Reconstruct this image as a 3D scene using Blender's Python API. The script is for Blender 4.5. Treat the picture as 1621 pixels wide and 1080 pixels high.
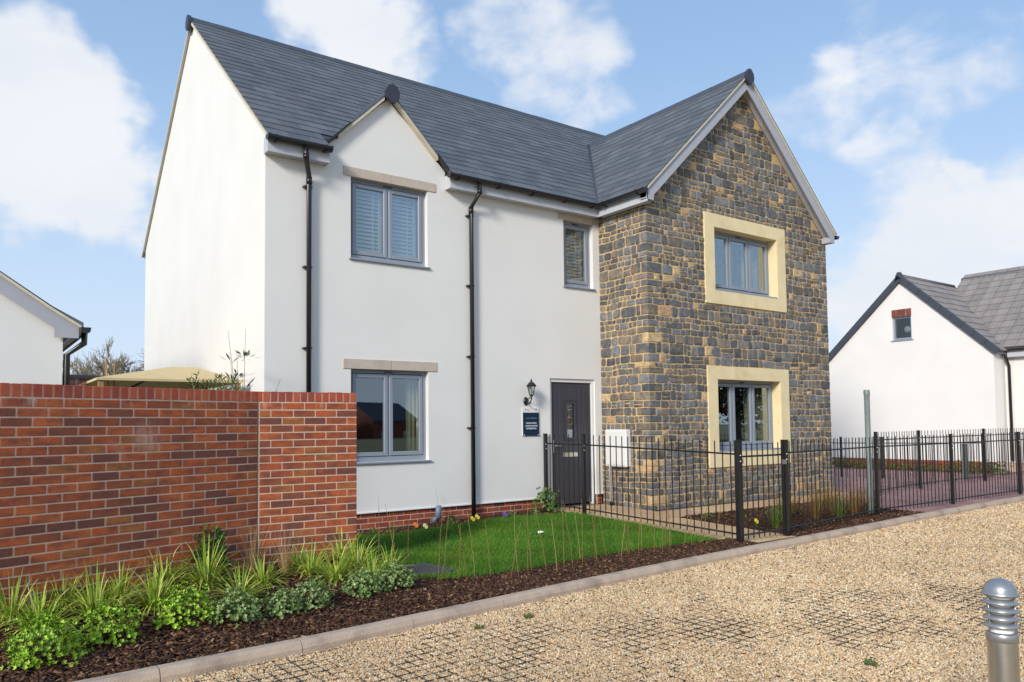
import bpy, math, random
import numpy as np
from mathutils import Vector, Matrix, noise
random.seed(7)
RNG = np.random.default_rng(11)
for o in list(bpy.data.objects): bpy.data.objects.remove(o)
SC = bpy.context.scene
COL = SC.collection
rad = math.radians

# ------------------------------------------------------------------ camera
CAM = Vector((-3.184, -9.932, 1.506))
yaw, pitch, roll = rad(35.809), rad(2.828), rad(-0.645)
fw = Vector((math.sin(yaw)*math.cos(pitch), math.cos(yaw)*math.cos(pitch), math.sin(pitch)))
rt = Vector((math.cos(yaw), -math.sin(yaw), 0)); up = rt.cross(fw)
r2 = rt*math.cos(roll)+up*math.sin(roll); u2 = -rt*math.sin(roll)+up*math.cos(roll)
cd = bpy.data.cameras.new('camera'); cam = bpy.data.objects.new('camera', cd); COL.objects.link(cam)
M4 = Matrix((r2, u2, -fw)).transposed().to_4x4(); M4.translation = CAM
cam.matrix_world = M4
cd.sensor_width = 36; cd.sensor_fit = 'HORIZONTAL'
cd.lens = 1206.65/1621*36; cd.shift_y = 73.35/1621; cd.clip_end = 3000; cd.clip_start = .05
SC.camera = cam

# ------------------------------------------------------------------ sun, sky, exposure
SUN_AZ, SUN_EL = rad(27), rad(25)      # azimuth from -X towards -Y
to_sun = Vector((-math.cos(SUN_AZ)*math.cos(SUN_EL), -math.sin(SUN_AZ)*math.cos(SUN_EL), math.sin(SUN_EL)))
sl = bpy.data.lights.new('sun', 'SUN'); sl.energy = 2.6; sl.angle = rad(13); sl.color = (1, .93, .83)
sun = bpy.data.objects.new('sun', sl); COL.objects.link(sun)
sun.rotation_euler = to_sun.to_track_quat('Z', 'Y').to_euler(); sun.location = (-20, -20, 20)
SC.view_settings.view_transform = 'Standard'; SC.view_settings.look = 'None'
SC.view_settings.exposure = 0.40; SC.view_settings.gamma = 1

world = bpy.data.worlds.new('World'); SC.world = world; world.use_nodes = True
wt = world.node_tree; wt.nodes.clear()
def WN(t, **k):
    n = wt.nodes.new(t)
    for a, b in k.items(): setattr(n, a, b)
    return n
wl = wt.links.new
sky = WN('ShaderNodeTexSky', sky_type='NISHITA', sun_disc=False, sun_elevation=SUN_EL,
         sun_rotation=math.atan2(to_sun.x, to_sun.y), air_density=1.0, dust_density=1.2, ozone_density=1.6)
tc = WN('ShaderNodeTexCoord')
def vmath(op, a, b=None):
    n = WN('ShaderNodeVectorMath', operation=op)
    for i, s in enumerate((a, b)):
        if s is None: continue
        if isinstance(s, (tuple, list, Vector)): n.inputs[i].default_value = tuple(s)
        else: wl(s, n.inputs[i])
    return n
def smath(op, a, b=None, c=None, clamp=False):
    n = WN('ShaderNodeMath', operation=op, use_clamp=clamp)
    for i, s in enumerate((a, b, c)):
        if s is None: continue
        if isinstance(s, (int, float)): n.inputs[i].default_value = s
        else: wl(s, n.inputs[i])
    return n.outputs[0]
def wnoise(vec, scale, detail=7, rough=.55, dist=0.):
    n = WN('ShaderNodeTexNoise'); n.inputs['Scale'].default_value = scale; n.inputs['Detail'].default_value = detail
    n.inputs['Roughness'].default_value = rough; n.inputs['Distortion'].default_value = dist
    wl(vec, n.inputs['Vector']); return n.outputs['Fac']
def wramp(f, a, b):
    n = WN('ShaderNodeMapRange', interpolation_type='SMOOTHSTEP'); wl(f, n.inputs[0])
    n.inputs[1].default_value = a; n.inputs[2].default_value = b; return n.outputs[0]
dirv = tc.outputs['Generated']
warp = vmath('SCALE', vmath('SUBTRACT', WN('ShaderNodeTexNoise').outputs['Color'], (.5, .5, .5)).outputs[0]); warp.inputs['Scale'].default_value = .22
wn = [n for n in wt.nodes if n.type == 'TEX_NOISE'][0]; wn.inputs['Scale'].default_value = 7; wn.inputs['Detail'].default_value = 4; wl(dirv, wn.inputs['Vector'])
wdir = vmath('ADD', dirv, warp.outputs[0]).outputs[0]
def pix_dir(px, py):
    d = fw + r2*((px-810.5)/1206.65) - u2*((py-613.35)/1206.65); return d.normalized()
# cumulus heads: direction, radius; carried round the whole sky by the noise field below
blobs = [((105, 215), .115, 1.), ((20, 230), .11, 1.), ((170, 300), .105, .95), ((60, 320), .09, .8), ((560, 40), .10, .9), ((620, 110), .09, .8),
         ((840, 50), .13, .8), ((880, 160), .10, .75), ((1500, 430), .18, .95), ((1400, 480), .13, .8), ((1290, 170), .09, .55),
         ((1430, 50), .16, .5), ((1550, 255), .045, .85), ((1390, 230), .07, .6), ((1330, 130), .07, .6), ((640, 150), .1, .7), ((230, 390), .07, .6)]
bs = None
for (px, py), r, w in blobs:
    d = pix_dir(px, py)
    dist = vmath('DISTANCE', wdir, tuple(d)).outputs['Value']
    g = smath('MULTIPLY', wramp(dist, r*1.35, r*.25), w)
    bs = g if bs is None else smath('MAXIMUM', bs, g)
mp = WN('ShaderNodeMapping'); mp.inputs['Scale'].default_value = (1, 1, 1.7); mp.inputs['Location'].default_value = (3.1, 1.7, .4); wl(dirv, mp.inputs['Vector'])
n1 = wnoise(mp.outputs[0], 2.3, 5, .56, .25)
n2 = wnoise(mp.outputs[0], 9., 4, .6, .3)
vo = WN('ShaderNodeTexVoronoi'); vo.inputs['Scale'].default_value = 2.4; wl(wdir, vo.inputs['Vector'])
puffs = smath('MULTIPLY', wramp(vo.outputs['Distance'], .48, .08), .9)                       # more of the same clouds round the rest of the sky
away = wramp(vmath('DOT_PRODUCT', dirv, tuple(fw)).outputs['Value'], .72, .55)
bs = smath('MAXIMUM', bs, smath('MULTIPLY', puffs, away))
field = smath('ADD', smath('MULTIPLY', bs, .42), smath('ADD', smath('MULTIPLY', n1, .46), smath('MULTIPLY', n2, .36)))
mask = wramp(field, .565, .76)
sun_off = vmath('ADD', mp.outputs[0], tuple(to_sun*.09)).outputs[0]
shade = wramp(wnoise(sun_off, 3.5, 4, .55, .2), .35, .7)
ccol = WN('ShaderNodeMixRGB'); ccol.inputs[1].default_value = (9.2, 9.4, 9.8, 1); ccol.inputs[2].default_value = (8.2, 8.6, 9.3, 1); wl(shade, ccol.inputs[0])
sep = WN('ShaderNodeSeparateXYZ'); wl(dirv, sep.inputs[0])
haze = smath('ADD', smath('MULTIPLY', wramp(sep.outputs[2], .62, 0.0), .40), .55)
hc = WN('ShaderNodeMixRGB'); hc.inputs[1].default_value = (4.2, 6.5, 9.9, 1); hc.inputs[2].default_value = (6.9, 8.3, 10., 1); wl(wramp(sep.outputs[2], .50, .0), hc.inputs[0])
hz = WN('ShaderNodeMixRGB'); wl(hc.outputs[0], hz.inputs[2]); wl(haze, hz.inputs[0])
sb = WN('ShaderNodeMixRGB', blend_type='MULTIPLY'); sb.inputs[0].default_value = 1; sb.inputs[2].default_value = (1.25, 1.32, 1.42, 1)
wl(sky.outputs[0], sb.inputs[1]); wl(sb.outputs[0], hz.inputs[1])
mx = WN('ShaderNodeMixRGB'); wl(smath('MULTIPLY', mask, .95), mx.inputs[0]); wl(hz.outputs[0], mx.inputs[1]); wl(ccol.outputs[0], mx.inputs[2])
bg = WN('ShaderNodeBackground'); bg.inputs['Strength'].default_value = .075; wl(mx.outputs[0], bg.inputs[0])
wo = WN('ShaderNodeOutputWorld'); wl(bg.outputs[0], wo.inputs[0])

SC.render.engine = 'CYCLES'; SC.cycles.max_bounces = 6; SC.cycles.diffuse_bounces = 3; SC.cycles.glossy_bounces = 3; SC.cycles.transparent_max_bounces = 8
world.cycles.sampling_method = 'MANUAL'; world.cycles.sample_map_resolution = 512
# ------------------------------------------------------------------ helpers
def S(r, g, b):
    f = lambda c: (c/255/12.92) if c/255 <= .04045 else ((c/255+.055)/1.055)**2.4
    return (f(r), f(g), f(b))
class MB:
    def __init__(s): s.v = []; s.f = []; s.c = []; s.sm = []
    def add(s, vs, fs, c=(1, 1, 1), sm=False):
        n = len(s.v); s.v += [tuple(p) for p in vs]
        for f in fs: s.f.append([n+i for i in f]); s.c.append(c); s.sm.append(sm)
        return s
    def box(s, x0, x1, y0, y1, z0, z1, c=(1, 1, 1), bev=0.):
        if bev:
            return s.cbox(((x0+x1)/2, (y0+y1)/2, (z0+z1)/2), ((x1-x0)/2, (y1-y0)/2, (z1-z0)/2), bev, c)
        s.add([(x, y, z) for x in (x0, x1) for y in (y0, y1) for z in (z0, z1)],
              [(0, 1, 3, 2), (4, 6, 7, 5), (0, 4, 5, 1), (2, 3, 7, 6), (0, 2, 6, 4), (1, 5, 7, 3)], c); return s
    def cbox(s, ctr, h, b, c=(1, 1, 1)):           # chamfered box
        vs = []; idx = {}
        for sx in (-1, 1):
            for sy in (-1, 1):
                for sz in (-1, 1):
                    for ax in range(3):
                        hh = [h[0]-b, h[1]-b, h[2]-b]; hh[ax] = h[ax]
                        idx[(sx, sy, sz, ax)] = len(vs)
                        vs.append((ctr[0]+sx*hh[0], ctr[1]+sy*hh[1], ctr[2]+sz*hh[2]))
        fs = []
        for ax in range(3):
            o = [(-1, -1), (1, -1), (1, 1), (-1, 1)]
            for sg in (-1, 1):
                q = []
                for a, d in o:
                    k = [0, 0, 0]; k[ax] = sg; k[(ax+1) % 3] = a; k[(ax+2) % 3] = d; q.append(idx[(*k, ax)])
                fs.append(q if sg > 0 else q[::-1])
        for ax in range(3):                         # edges along ax
            b1, b2 = (ax+1) % 3, (ax+2) % 3
            for s1 in (-1, 1):
                for s2 in (-1, 1):
                    k0 = [0]*3; k0[b1] = s1; k0[b2] = s2; k0[ax] = -1; k1 = k0[:]; k1[ax] = 1
                    q = [idx[(*k0, b1)], idx[(*k1, b1)], idx[(*k1, b2)], idx[(*k0, b2)]]
                    fs.append(q if s1*s2 < 0 else q[::-1])
        for sx in (-1, 1):
            for sy in (-1, 1):
                for sz in (-1, 1):
                    q = [idx[(sx, sy, sz, a)] for a in range(3)]; fs.append(q if sx*sy*sz > 0 else q[::-1])
        s.add(vs, fs, c); return s
    def prism(s, poly, o, a, b, L, c=(1, 1, 1), caps=True, sm=False):
        o, a, b, L = map(Vector, (o, a, b, L)); n = len(poly)
        v0 = [o+a*p[0]+b*p[1] for p in poly]; v1 = [p+L for p in v0]
        fs = [(i, (i+1) % n, n+(i+1) % n, n+i) for i in range(n)]
        k = len(s.v); s.add(v0+v1, fs, c, sm)
        if caps:
            s.f += [[k+i for i in range(n)][::-1], [k+n+i for i in range(n)]]; s.c += [c, c]; s.sm += [False, False]
        return s
    def tube(s, pts, r, n=8, c=(1, 1, 1), caps=True, sm=True):
        pts = [Vector(p) for p in pts]; m = len(pts); rs = r if isinstance(r, (list, tuple)) else [r]*m
        vs = []
        for i, p in enumerate(pts):
            t = (pts[min(i+1, m-1)]-pts[max(i-1, 0)]).normalized()
            ref = Vector((0, 0, 1)) if abs(t.z) < .9 else Vector((1, 0, 0))
            a = t.cross(ref).normalized(); b = t.cross(a)
            if i > 0 and a.dot(pa) < 0: a = -a; b = -b
            pa = a
            vs += [p+(a*math.cos(2*math.pi*k/n)+b*math.sin(2*math.pi*k/n))*rs[i] for k in range(n)]
        fs = [(i*n+k, i*n+(k+1) % n, (i+1)*n+(k+1) % n, (i+1)*n+k) for i in range(m-1) for k in range(n)]
        q = len(s.v); s.add(vs, fs, c, sm)
        if caps:
            s.f += [[q+k for k in range(n)][::-1], [q+(m-1)*n+k for k in range(n)]]; s.c += [c, c]; s.sm += [False]*2
        return s
    def lathe(s, prof, o=(0, 0, 0), n=24, c=(1, 1, 1), sm=True):
        o = Vector(o); vs = []
        for r, z in prof: vs += [o+Vector((r*math.cos(2*math.pi*k/n), r*math.sin(2*math.pi*k/n), z)) for k in range(n)]
        fs = [(i*n+k, i*n+(k+1) % n, (i+1)*n+(k+1) % n, (i+1)*n+k) for i in range(len(prof)-1) for k in range(n)]
        s.add(vs, fs, c, sm); return s
    def mesh(s, name, mat=None):
        me = bpy.data.meshes.new(name); me.from_pydata(s.v, [], s.f)
        at = me.attributes.new('Col', 'FLOAT_COLOR', 'FACE')
        at.data.foreach_set('color', np.array([(*c[:3], 1) for c in s.c], dtype=np.float32).ravel())
        me.polygons.foreach_set('use_smooth', s.sm)
        if mat: me.materials.append(mat)
        me.update(); return me
    def build(s, name, mat, parent=None, label=None, cat=None, group=None, kind=None, loc=None, rz=0):
        return mkobj(name, s.mesh(name, mat), parent, label, cat, group, kind, loc, rz)
def mkobj(name, me, parent=None, label=None, cat=None, group=None, kind=None, loc=None, rz=0):
    o = bpy.data.objects.new(name, me); COL.objects.link(o)
    if parent: o.parent = parent
    if loc is not None: o.location = loc
    if rz: o.rotation_euler.z = rz
    if label: o['label'] = label
    if cat: o['category'] = cat
    if group: o['group'] = group
    if kind: o['kind'] = kind
    return o
def empty(name, loc, label, cat, group=None, rz=0):
    o = mkobj(name, None, None, label, cat, group, None, loc, rz); o.empty_display_size = .2; return o
def np_mesh(name, V, F, C, mat, nside):
    """fast mesh: V (n,3), F (m,nside), C (m,3)"""
    me = bpy.data.meshes.new(name); m = len(F)
    me.vertices.add(len(V)); me.vertices.foreach_set('co', V.astype(np.float32).ravel())
    me.loops.add(m*nside); me.loops.foreach_set('vertex_index', F.astype(np.int32).ravel())
    me.polygons.add(m); me.polygons.foreach_set('loop_start', np.arange(m, dtype=np.int32)*nside)
    at = me.attributes.new('Col', 'FLOAT_COLOR', 'FACE')
    at.data.foreach_set('color', np.concatenate([C, np.ones((m, 1))], 1).astype(np.float32).ravel())
    me.materials.append(mat); me.update(calc_edges=True); me.validate(); return me
ORD = ['first', 'second', 'third', 'fourth', 'fifth', 'sixth', 'seventh', 'eighth', 'ninth', 'tenth', 'eleventh', 'twelfth', 'thirteenth', 'fourteenth', 'fifteenth', 'sixteenth', 'seventeenth', 'eighteenth', 'nineteenth', 'twentieth']

# ------------------------------------------------------------------ materials
def mat(name, col=None, rough=.6, metal=0., var=.0, vscale=8., bump=0., bscale=60., attr=False, spec=.5, dirt=None, coords='Object', detail=5):
    m = bpy.data.materials.new(name); m.use_nodes = True; t = m.node_tree; N = t.nodes; L = t.links.new
    b = N['Principled BSDF']; b.inputs['Roughness'].default_value = rough; b.inputs['Metallic'].default_value = metal
    b.inputs['Specular IOR Level'].default_value = spec
    tcn = N.new('ShaderNodeTexCoord'); geo = N.new('ShaderNodeNewGeometry')
    vec = geo.outputs['Position'] if coords == 'World' else tcn.outputs['Object']
    if attr:
        a = N.new('ShaderNodeAttribute'); a.attribute_name = 'Col'; src = a.outputs['Color']
        if col:
            mm = N.new('ShaderNodeMixRGB'); mm.blend_type = 'MULTIPLY'; mm.inputs[0].default_value = 1; mm.inputs[2].default_value = (*col, 1); L(src, mm.inputs[1]); src = mm.outputs[0]
    else:
        rgb = N.new('ShaderNodeRGB'); rgb.outputs[0].default_value = (*col, 1); src = rgb.outputs[0]
    if var:
        n = N.new('ShaderNodeTexNoise'); n.inputs['Scale'].default_value = vscale; n.inputs['Detail'].default_value = detail; L(vec, n.inputs['Vector'])
        mr = N.new('ShaderNodeMapRange'); L(n.outputs['Fac'], mr.inputs[0]); mr.inputs[1].default_value = .25; mr.inputs[2].default_value = .75
        mr.inputs[3].default_value = 1-var; mr.inputs[4].default_value = 1+var
        mm = N.new('ShaderNodeVectorMath'); mm.operation = 'SCALE'; L(src, mm.inputs[0]); L(mr.outputs[0], mm.inputs['Scale']); src = mm.outputs[0]
    if dirt:
        dc, ds, lo, hi = dirt
        n = N.new('ShaderNodeTexNoise'); n.inputs['Scale'].default_value = ds; n.inputs['Detail'].default_value = 6; L(vec, n.inputs['Vector'])
        mr = N.new('ShaderNodeMapRange'); L(n.outputs['Fac'], mr.inputs[0]); mr.inputs[1].default_value = lo; mr.inputs[2].default_value = hi
        mm = N.new('ShaderNodeMixRGB'); L(mr.outputs[0], mm.inputs[0]); L(src, mm.inputs[1]); mm.inputs[2].default_value = (*dc, 1); src = mm.outputs[0]
    L(src, b.inputs['Base Color'])
    if bump:
        n = N.new('ShaderNodeTexNoise'); n.inputs['Scale'].default_value = bscale; n.inputs['Detail'].default_value = 6; L(vec, n.inputs['Vector'])
        bp = N.new('ShaderNodeBump'); bp.inputs['Strength'].default_value = bump; bp.inputs['Distance'].default_value = .01
        L(n.outputs['Fac'], bp.inputs['Height']); L(bp.outputs[0], b.inputs['Normal'])
    return m
M = {}
M['render'] = mat('white_render', (.80, .785, .755), .9, var=.035, vscale=1.0, bump=.4, bscale=110, coords='World', dirt=((.66, .64, .60), .5, .58, 1.0))
M['slate'] = mat('slate', None, .58, attr=True, var=.10, vscale=9, bump=.4, bscale=45)
M['ridge'] = mat('ridge_tile', S(70, 76, 86), .6, var=.15, bump=.3)
M['cap'] = mat('end_cap_plastic', S(54, 58, 68), .5)
M['undercloak'] = mat('cream_undercloak', (.62, .56, .44), .8, var=.1)
M['greyboard'] = mat('grey_board', S(190, 193, 200), .45, var=.03)
M['barge'] = mat('grey_barge_board', S(172, 175, 184), .45, var=.03)
M['black'] = mat('black_plastic', (.012, .012, .014), .3, spec=.6)
M['blackmetal'] = mat('black_painted_steel', (.012, .012, .013), .35, var=.2, spec=.5)
M['frame'] = mat('grey_window_frame', S(140, 148, 160), .38, var=.02)
M['lintel'] = mat('lintel_stone', S(196, 182, 168), .85, var=.08, vscale=9, bump=.3, bscale=90, dirt=((.42, .34, .27), 5, .5, .9))
M['surround'] = mat('cream_surround', S(234, 216, 172), .85, var=.07, vscale=4, bump=.35, bscale=90, dirt=(S(206, 184, 136), 3, .55, .95))
M['mortar_sand'] = mat('sandy_mortar', S(198, 170, 126), .95, var=.2, vscale=7, bump=.9, bscale=55, coords='World', dirt=(S(218, 178, 116), 1.6, .55, .85))
M['stone'] = mat('rubble_stone', None, .72, attr=True, var=.38, vscale=13, bump=1., bscale=32, coords='World', dirt=(S(170, 148, 114), 7, .50, .90))
M['door'] = mat('charcoal_door', S(62, 62, 70), .42, var=.05)
M['white'] = mat('white_upvc', (.78, .78, .77), .35)
M['steel'] = mat('brushed_steel', S(205, 203, 196), .28, metal=1., var=.06, vscale=30)
M['galv'] = mat('galvanised_steel', S(124, 134, 128), .55, metal=.25, var=.12, vscale=20)
M['alu'] = mat('cast_aluminium', S(172, 172, 172), .38, metal=.8, var=.08)
M['diffuser'] = mat('white_diffuser', (.8, .8, .8), .3)
M['cloth'] = mat('tan_canopy_cloth', S(206, 184, 138), .9, var=.06)
M['curtain'] = mat('cream_curtain', S(225, 215, 170), .9)
M['redcurtain'] = mat('rust_curtain', S(150, 70, 50), .9)
M['slat'] = mat('white_slat', (.82, .82, .81), .5)
M['interior'] = mat('interior_wall', S(150, 140, 128), .9)
M['darkroom'] = mat('dark_floor', S(70, 60, 52), .9)
M['mortar_grey'] = mat('brick_mortar', S(208, 180, 160), .95, var=.12, vscale=20, bump=.5, coords='World', dirt=(S(172, 142, 124), 2, .5, .9))
M['kerb'] = mat('concrete_kerb', S(188, 168, 148), .9, var=.12, vscale=10, bump=.5, bscale=80, coords='World', dirt=(S(120, 104, 94), 3, .5, .85))
M['path'] = mat('sandstone_slab', None, .9, attr=True, var=.1, vscale=6, bump=.4, bscale=70, coords='World')
M['timber'] = mat('weathered_timber', S(160, 126, 84), .8, var=.2)
M['leaf'] = mat('leaf', None, .5, attr=True, spec=.3)
M['bark'] = mat('tree_bark', S(110, 98, 84), .9, var=.2)
M['chip'] = mat('bark_chip', None, .85, attr=True, spec=.25)
M['soil'] = mat('mulch_soil', S(58, 40, 30), .95, var=.4, vscale=30, bump=1., bscale=60, coords='World')
M['gravelstone'] = mat('gravel_stone', None, .7, attr=True, spec=.3)
M['plastic'] = mat('black_grid_plastic', (.02, .02, .02), .6)
M['grass'] = mat('grass_blade', None, .55, attr=True, spec=.25)
M['lawn'] = mat('lawn_soil', S(58, 84, 22), .95, var=.3, vscale=20, coords='World')
M['bluesign'] = mat('navy_sign', S(14, 42, 64), .25)
M['signwhite'] = mat('sign_lettering', S(205, 215, 222), .5)
M['signteal'] = mat('sign_small_print', S(96, 128, 146), .5)
M['petal'] = mat('petal', None, .6, attr=True)
M['iron'] = mat('cast_iron', S(88, 88, 90), .6, metal=.3, var=.2, bump=.3)
M['bluegrey'] = mat('blue_grey_plastic', S(112, 130, 148), .45)
M['ctile'] = mat('concrete_tile', None, .85, attr=True, var=.1, vscale=10, bump=.2, coords='World')
M['verge'] = mat('dark_verge', S(62, 68, 78), .6, var=.05)

def brickmat(name, rough=.85):
    m = mat(name, None, rough, attr=True, var=.16, vscale=25, bump=.6, bscale=90, coords='World')
    t = m.node_tree; N = t.nodes; L = t.links.new; b = N['Principled BSDF']
    src = b.inputs['Base Color'].links[0].from_socket
    geo = N.new('ShaderNodeNewGeometry'); mp = N.new('ShaderNodeMapping'); mp.inputs['Scale'].default_value = (1, 1, 2.5); L(geo.outputs['Position'], mp.inputs['Vector'])
    n = N.new('ShaderNodeTexNoise'); n.inputs['Scale'].default_value = 6.5; n.inputs['Detail'].default_value = 4; L(mp.outputs[0], n.inputs['Vector'])
    mr = N.new('ShaderNodeMapRange'); mr.inputs[1].default_value = .44; mr.inputs[2].default_value = .66; mr.inputs[4].default_value = .72; L(n.outputs['Fac'], mr.inputs[0])
    mm = N.new('ShaderNodeMixRGB'); L(mr.outputs[0], mm.inputs[0]); L(src, mm.inputs[1]); mm.inputs[2].default_value = (*S(106, 64, 56), 1)
    n2 = N.new('ShaderNodeTexNoise'); n2.inputs['Scale'].default_value = 1.7; n2.inputs['Detail'].default_value = 8; n2.inputs['Roughness'].default_value = .65; L(geo.outputs['Position'], n2.inputs['Vector'])
    mr2 = N.new('ShaderNodeMapRange'); mr2.inputs[1].default_value = .63; mr2.inputs[2].default_value = .80; mr2.inputs[4].default_value = .45; L(n2.outputs['Fac'], mr2.inputs[0])
    m3 = N.new('ShaderNodeMixRGB'); L(mr2.outputs[0], m3.inputs[0]); L(mm.outputs[0], m3.inputs[1]); m3.inputs[2].default_value = (*S(190, 170, 165), 1)
    # salt bloom: one pale patch on the garden wall and drips under its coping
    vd = N.new('ShaderNodeVectorMath'); vd.operation = 'DISTANCE'; L(geo.outputs['Position'], vd.inputs[0]); vd.inputs[1].default_value = (-1.87, -2.70, 1.44)
    m4 = N.new('ShaderNodeMapRange'); m4.inputs[1].default_value = .17; m4.inputs[2].default_value = .03; m4.inputs[4].default_value = .9; L(vd.outputs['Value'], m4.inputs[0])
    sp = N.new('ShaderNodeSeparateXYZ'); L(geo.outputs['Position'], sp.inputs[0])
    m5 = N.new('ShaderNodeMapRange'); m5.inputs[1].default_value = 1.66; m5.inputs[2].default_value = 1.76; L(sp.outputs[2], m5.inputs[0])
    n5 = N.new('ShaderNodeTexNoise'); n5.inputs['Scale'].default_value = 14; n5.inputs['Detail'].default_value = 3; mp5 = N.new('ShaderNodeMapping'); mp5.inputs['Scale'].default_value = (1, 1, .15); L(geo.outputs['Position'], mp5.inputs['Vector']); L(mp5.outputs[0], n5.inputs['Vector'])
    m6 = N.new('ShaderNodeMapRange'); m6.inputs[1].default_value = .55; m6.inputs[2].default_value = .72; L(n5.outputs['Fac'], m6.inputs[0])
    mu = N.new('ShaderNodeMath'); mu.operation = 'MULTIPLY'; L(m5.outputs[0], mu.inputs[0]); L(m6.outputs[0], mu.inputs[1])
    mu2 = N.new('ShaderNodeMath'); mu2.operation = 'MULTIPLY'; L(m4.outputs[0], mu2.inputs[0]); n6 = N.new('ShaderNodeMapRange'); n6.inputs[1].default_value = .35; n6.inputs[2].default_value = .6; L(n5.outputs['Fac'], n6.inputs[0]); L(n6.outputs[0], mu2.inputs[1])
    ma = N.new('ShaderNodeMath'); ma.operation = 'MAXIMUM'; L(mu.outputs[0], ma.inputs[0]); L(mu2.outputs[0], ma.inputs[1]); mk = N.new('ShaderNodeMath'); mk.operation = 'MULTIPLY'; mk.inputs[1].default_value = .6; L(ma.outputs[0], mk.inputs[0])
    m7 = N.new('ShaderNodeMixRGB'); L(mk.outputs[0], m7.inputs[0]); L(m3.outputs[0], m7.inputs[1]); m7.inputs[2].default_value = (*S(205, 190, 184), 1)
    L(m7.outputs[0], b.inputs['Base Color']); return m
M['brick'] = brickmat('red_multi_brick')
M['copingbrick'] = mat('red_coping_brick', None, .8, attr=True, var=.15, vscale=18, bump=.5, bscale=90, coords='World')
def glassmat():
    m = bpy.data.materials.new('window_glass'); m.use_nodes = True; t = m.node_tree; N = t.nodes; L = t.links.new; N.clear()
    tr = N.new('ShaderNodeBsdfTransparent'); tr.inputs[0].default_value = (.86, .9, .9, 1)
    gl = N.new('ShaderNodeBsdfGlossy'); gl.inputs['Roughness'].default_value = .0; gl.inputs[0].default_value = (.9, .95, 1, 1)
    lw = N.new('ShaderNodeLayerWeight'); lw.inputs['Blend'].default_value = .5
    mr = N.new('ShaderNodeMapRange'); mr.inputs[3].default_value = .10; mr.inputs[4].default_value = .55; mr.inputs[1].default_value = .05; L(lw.outputs['Fresnel'], mr.inputs[0])
    mx = N.new('ShaderNodeMixShader'); L(mr.outputs[0], mx.inputs[0]); L(tr.outputs[0], mx.inputs[1]); L(gl.outputs[0], mx.inputs[2])
    o = N.new('ShaderNodeOutputMaterial'); L(mx.outputs[0], o.inputs[0]); return m
M['glass'] = glassmat()
def pavemat():
    m = bpy.data.materials.new('purple_block_paving'); m.use_nodes = True; t = m.node_tree; N = t.nodes; L = t.links.new; b = N['Principled BSDF']; b.inputs['Roughness'].default_value = .85
    geo = N.new('ShaderNodeNewGeometry'); br = N.new('ShaderNodeTexBrick'); L(geo.outputs['Position'], br.inputs['Vector'])
    br.inputs['Scale'].default_value = 1; br.inputs['Brick Width'].default_value = .2; br.inputs['Row Height'].default_value = .1; br.inputs['Mortar Size'].default_value = .004
    br.inputs['Color1'].default_value = (*S(172, 130, 124), 1); br.inputs['Color2'].default_value = (*S(146, 108, 106), 1); br.inputs['Mortar'].default_value = (*S(80, 64, 62), 1)
    n = N.new('ShaderNodeTexNoise'); n.inputs['Scale'].default_value = .8; n.inputs['Detail'].default_value = 6; L(geo.outputs['Position'], n.inputs['Vector'])
    mr = N.new('ShaderNodeMapRange'); mr.inputs[1].default_value = .3; mr.inputs[2].default_value = .7; mr.inputs[3].default_value = .8; mr.inputs[4].default_value = 1.2; L(n.outputs['Fac'], mr.inputs[0])
    mm = N.new('ShaderNodeVectorMath'); mm.operation = 'SCALE'; L(br.outputs['Color'], mm.inputs[0]); L(mr.outputs[0], mm.inputs['Scale']); L(mm.outputs[0], b.inputs['Base Color']); return m
M['paving'] = pavemat()
def gravelmat():
    m = bpy.data.materials.new('gravel_ground'); m.use_nodes = True; t = m.node_tree; N = t.nodes; L = t.links.new; b = N['Principled BSDF']; b.inputs['Roughness'].default_value = .9
    geo = N.new('ShaderNodeNewGeometry'); v = N.new('ShaderNodeTexVoronoi'); v.inputs['Scale'].default_value = 55; L(geo.outputs['Position'], v.inputs['Vector'])
    cr = N.new('ShaderNodeValToRGB'); e = cr.color_ramp.elements; e[0].color = (*S(150, 122, 92), 1); e[1].color = (*S(228, 208, 176), 1)
    for p, c in ((.3, S(196, 164, 122)), (.6, S(212, 186, 146)), (.8, S(178, 146, 112))): q = cr.color_ramp.elements.new(p); q.color = (*c, 1)
    sp = N.new('ShaderNodeSeparateXYZ'); L(v.outputs['Color'], sp.inputs[0]); L(sp.outputs[0], cr.inputs[0])
    n = N.new('ShaderNodeTexNoise'); n.inputs['Scale'].default_value = 1.3; n.inputs['Detail'].default_value = 7; L(geo.outputs['Position'], n.inputs['Vector'])
    mr = N.new('ShaderNodeMapRange'); mr.inputs[1].default_value = .3; mr.inputs[2].default_value = .7; mr.inputs[3].default_value = .82; mr.inputs[4].default_value = 1.12; L(n.outputs['Fac'], mr.inputs[0])
    mm = N.new('ShaderNodeVectorMath'); mm.operation = 'SCALE'; L(cr.outputs[0], mm.inputs[0]); L(mr.outputs[0], mm.inputs['Scale']); L(mm.outputs[0], b.inputs['Base Color'])
    bp = N.new('ShaderNodeBump'); bp.inputs['Strength'].default_value = 1; bp.inputs['Distance'].default_value = .012; bp.invert = True; L(v.outputs['Distance'], bp.inputs['Height']); L(bp.outputs[0], b.inputs['Normal']); return m
M['gravel'] = gravelmat()
M['far'] = mat('far_ground', S(120, 118, 84), .95, var=.3, vscale=.2, coords='World')

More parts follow.
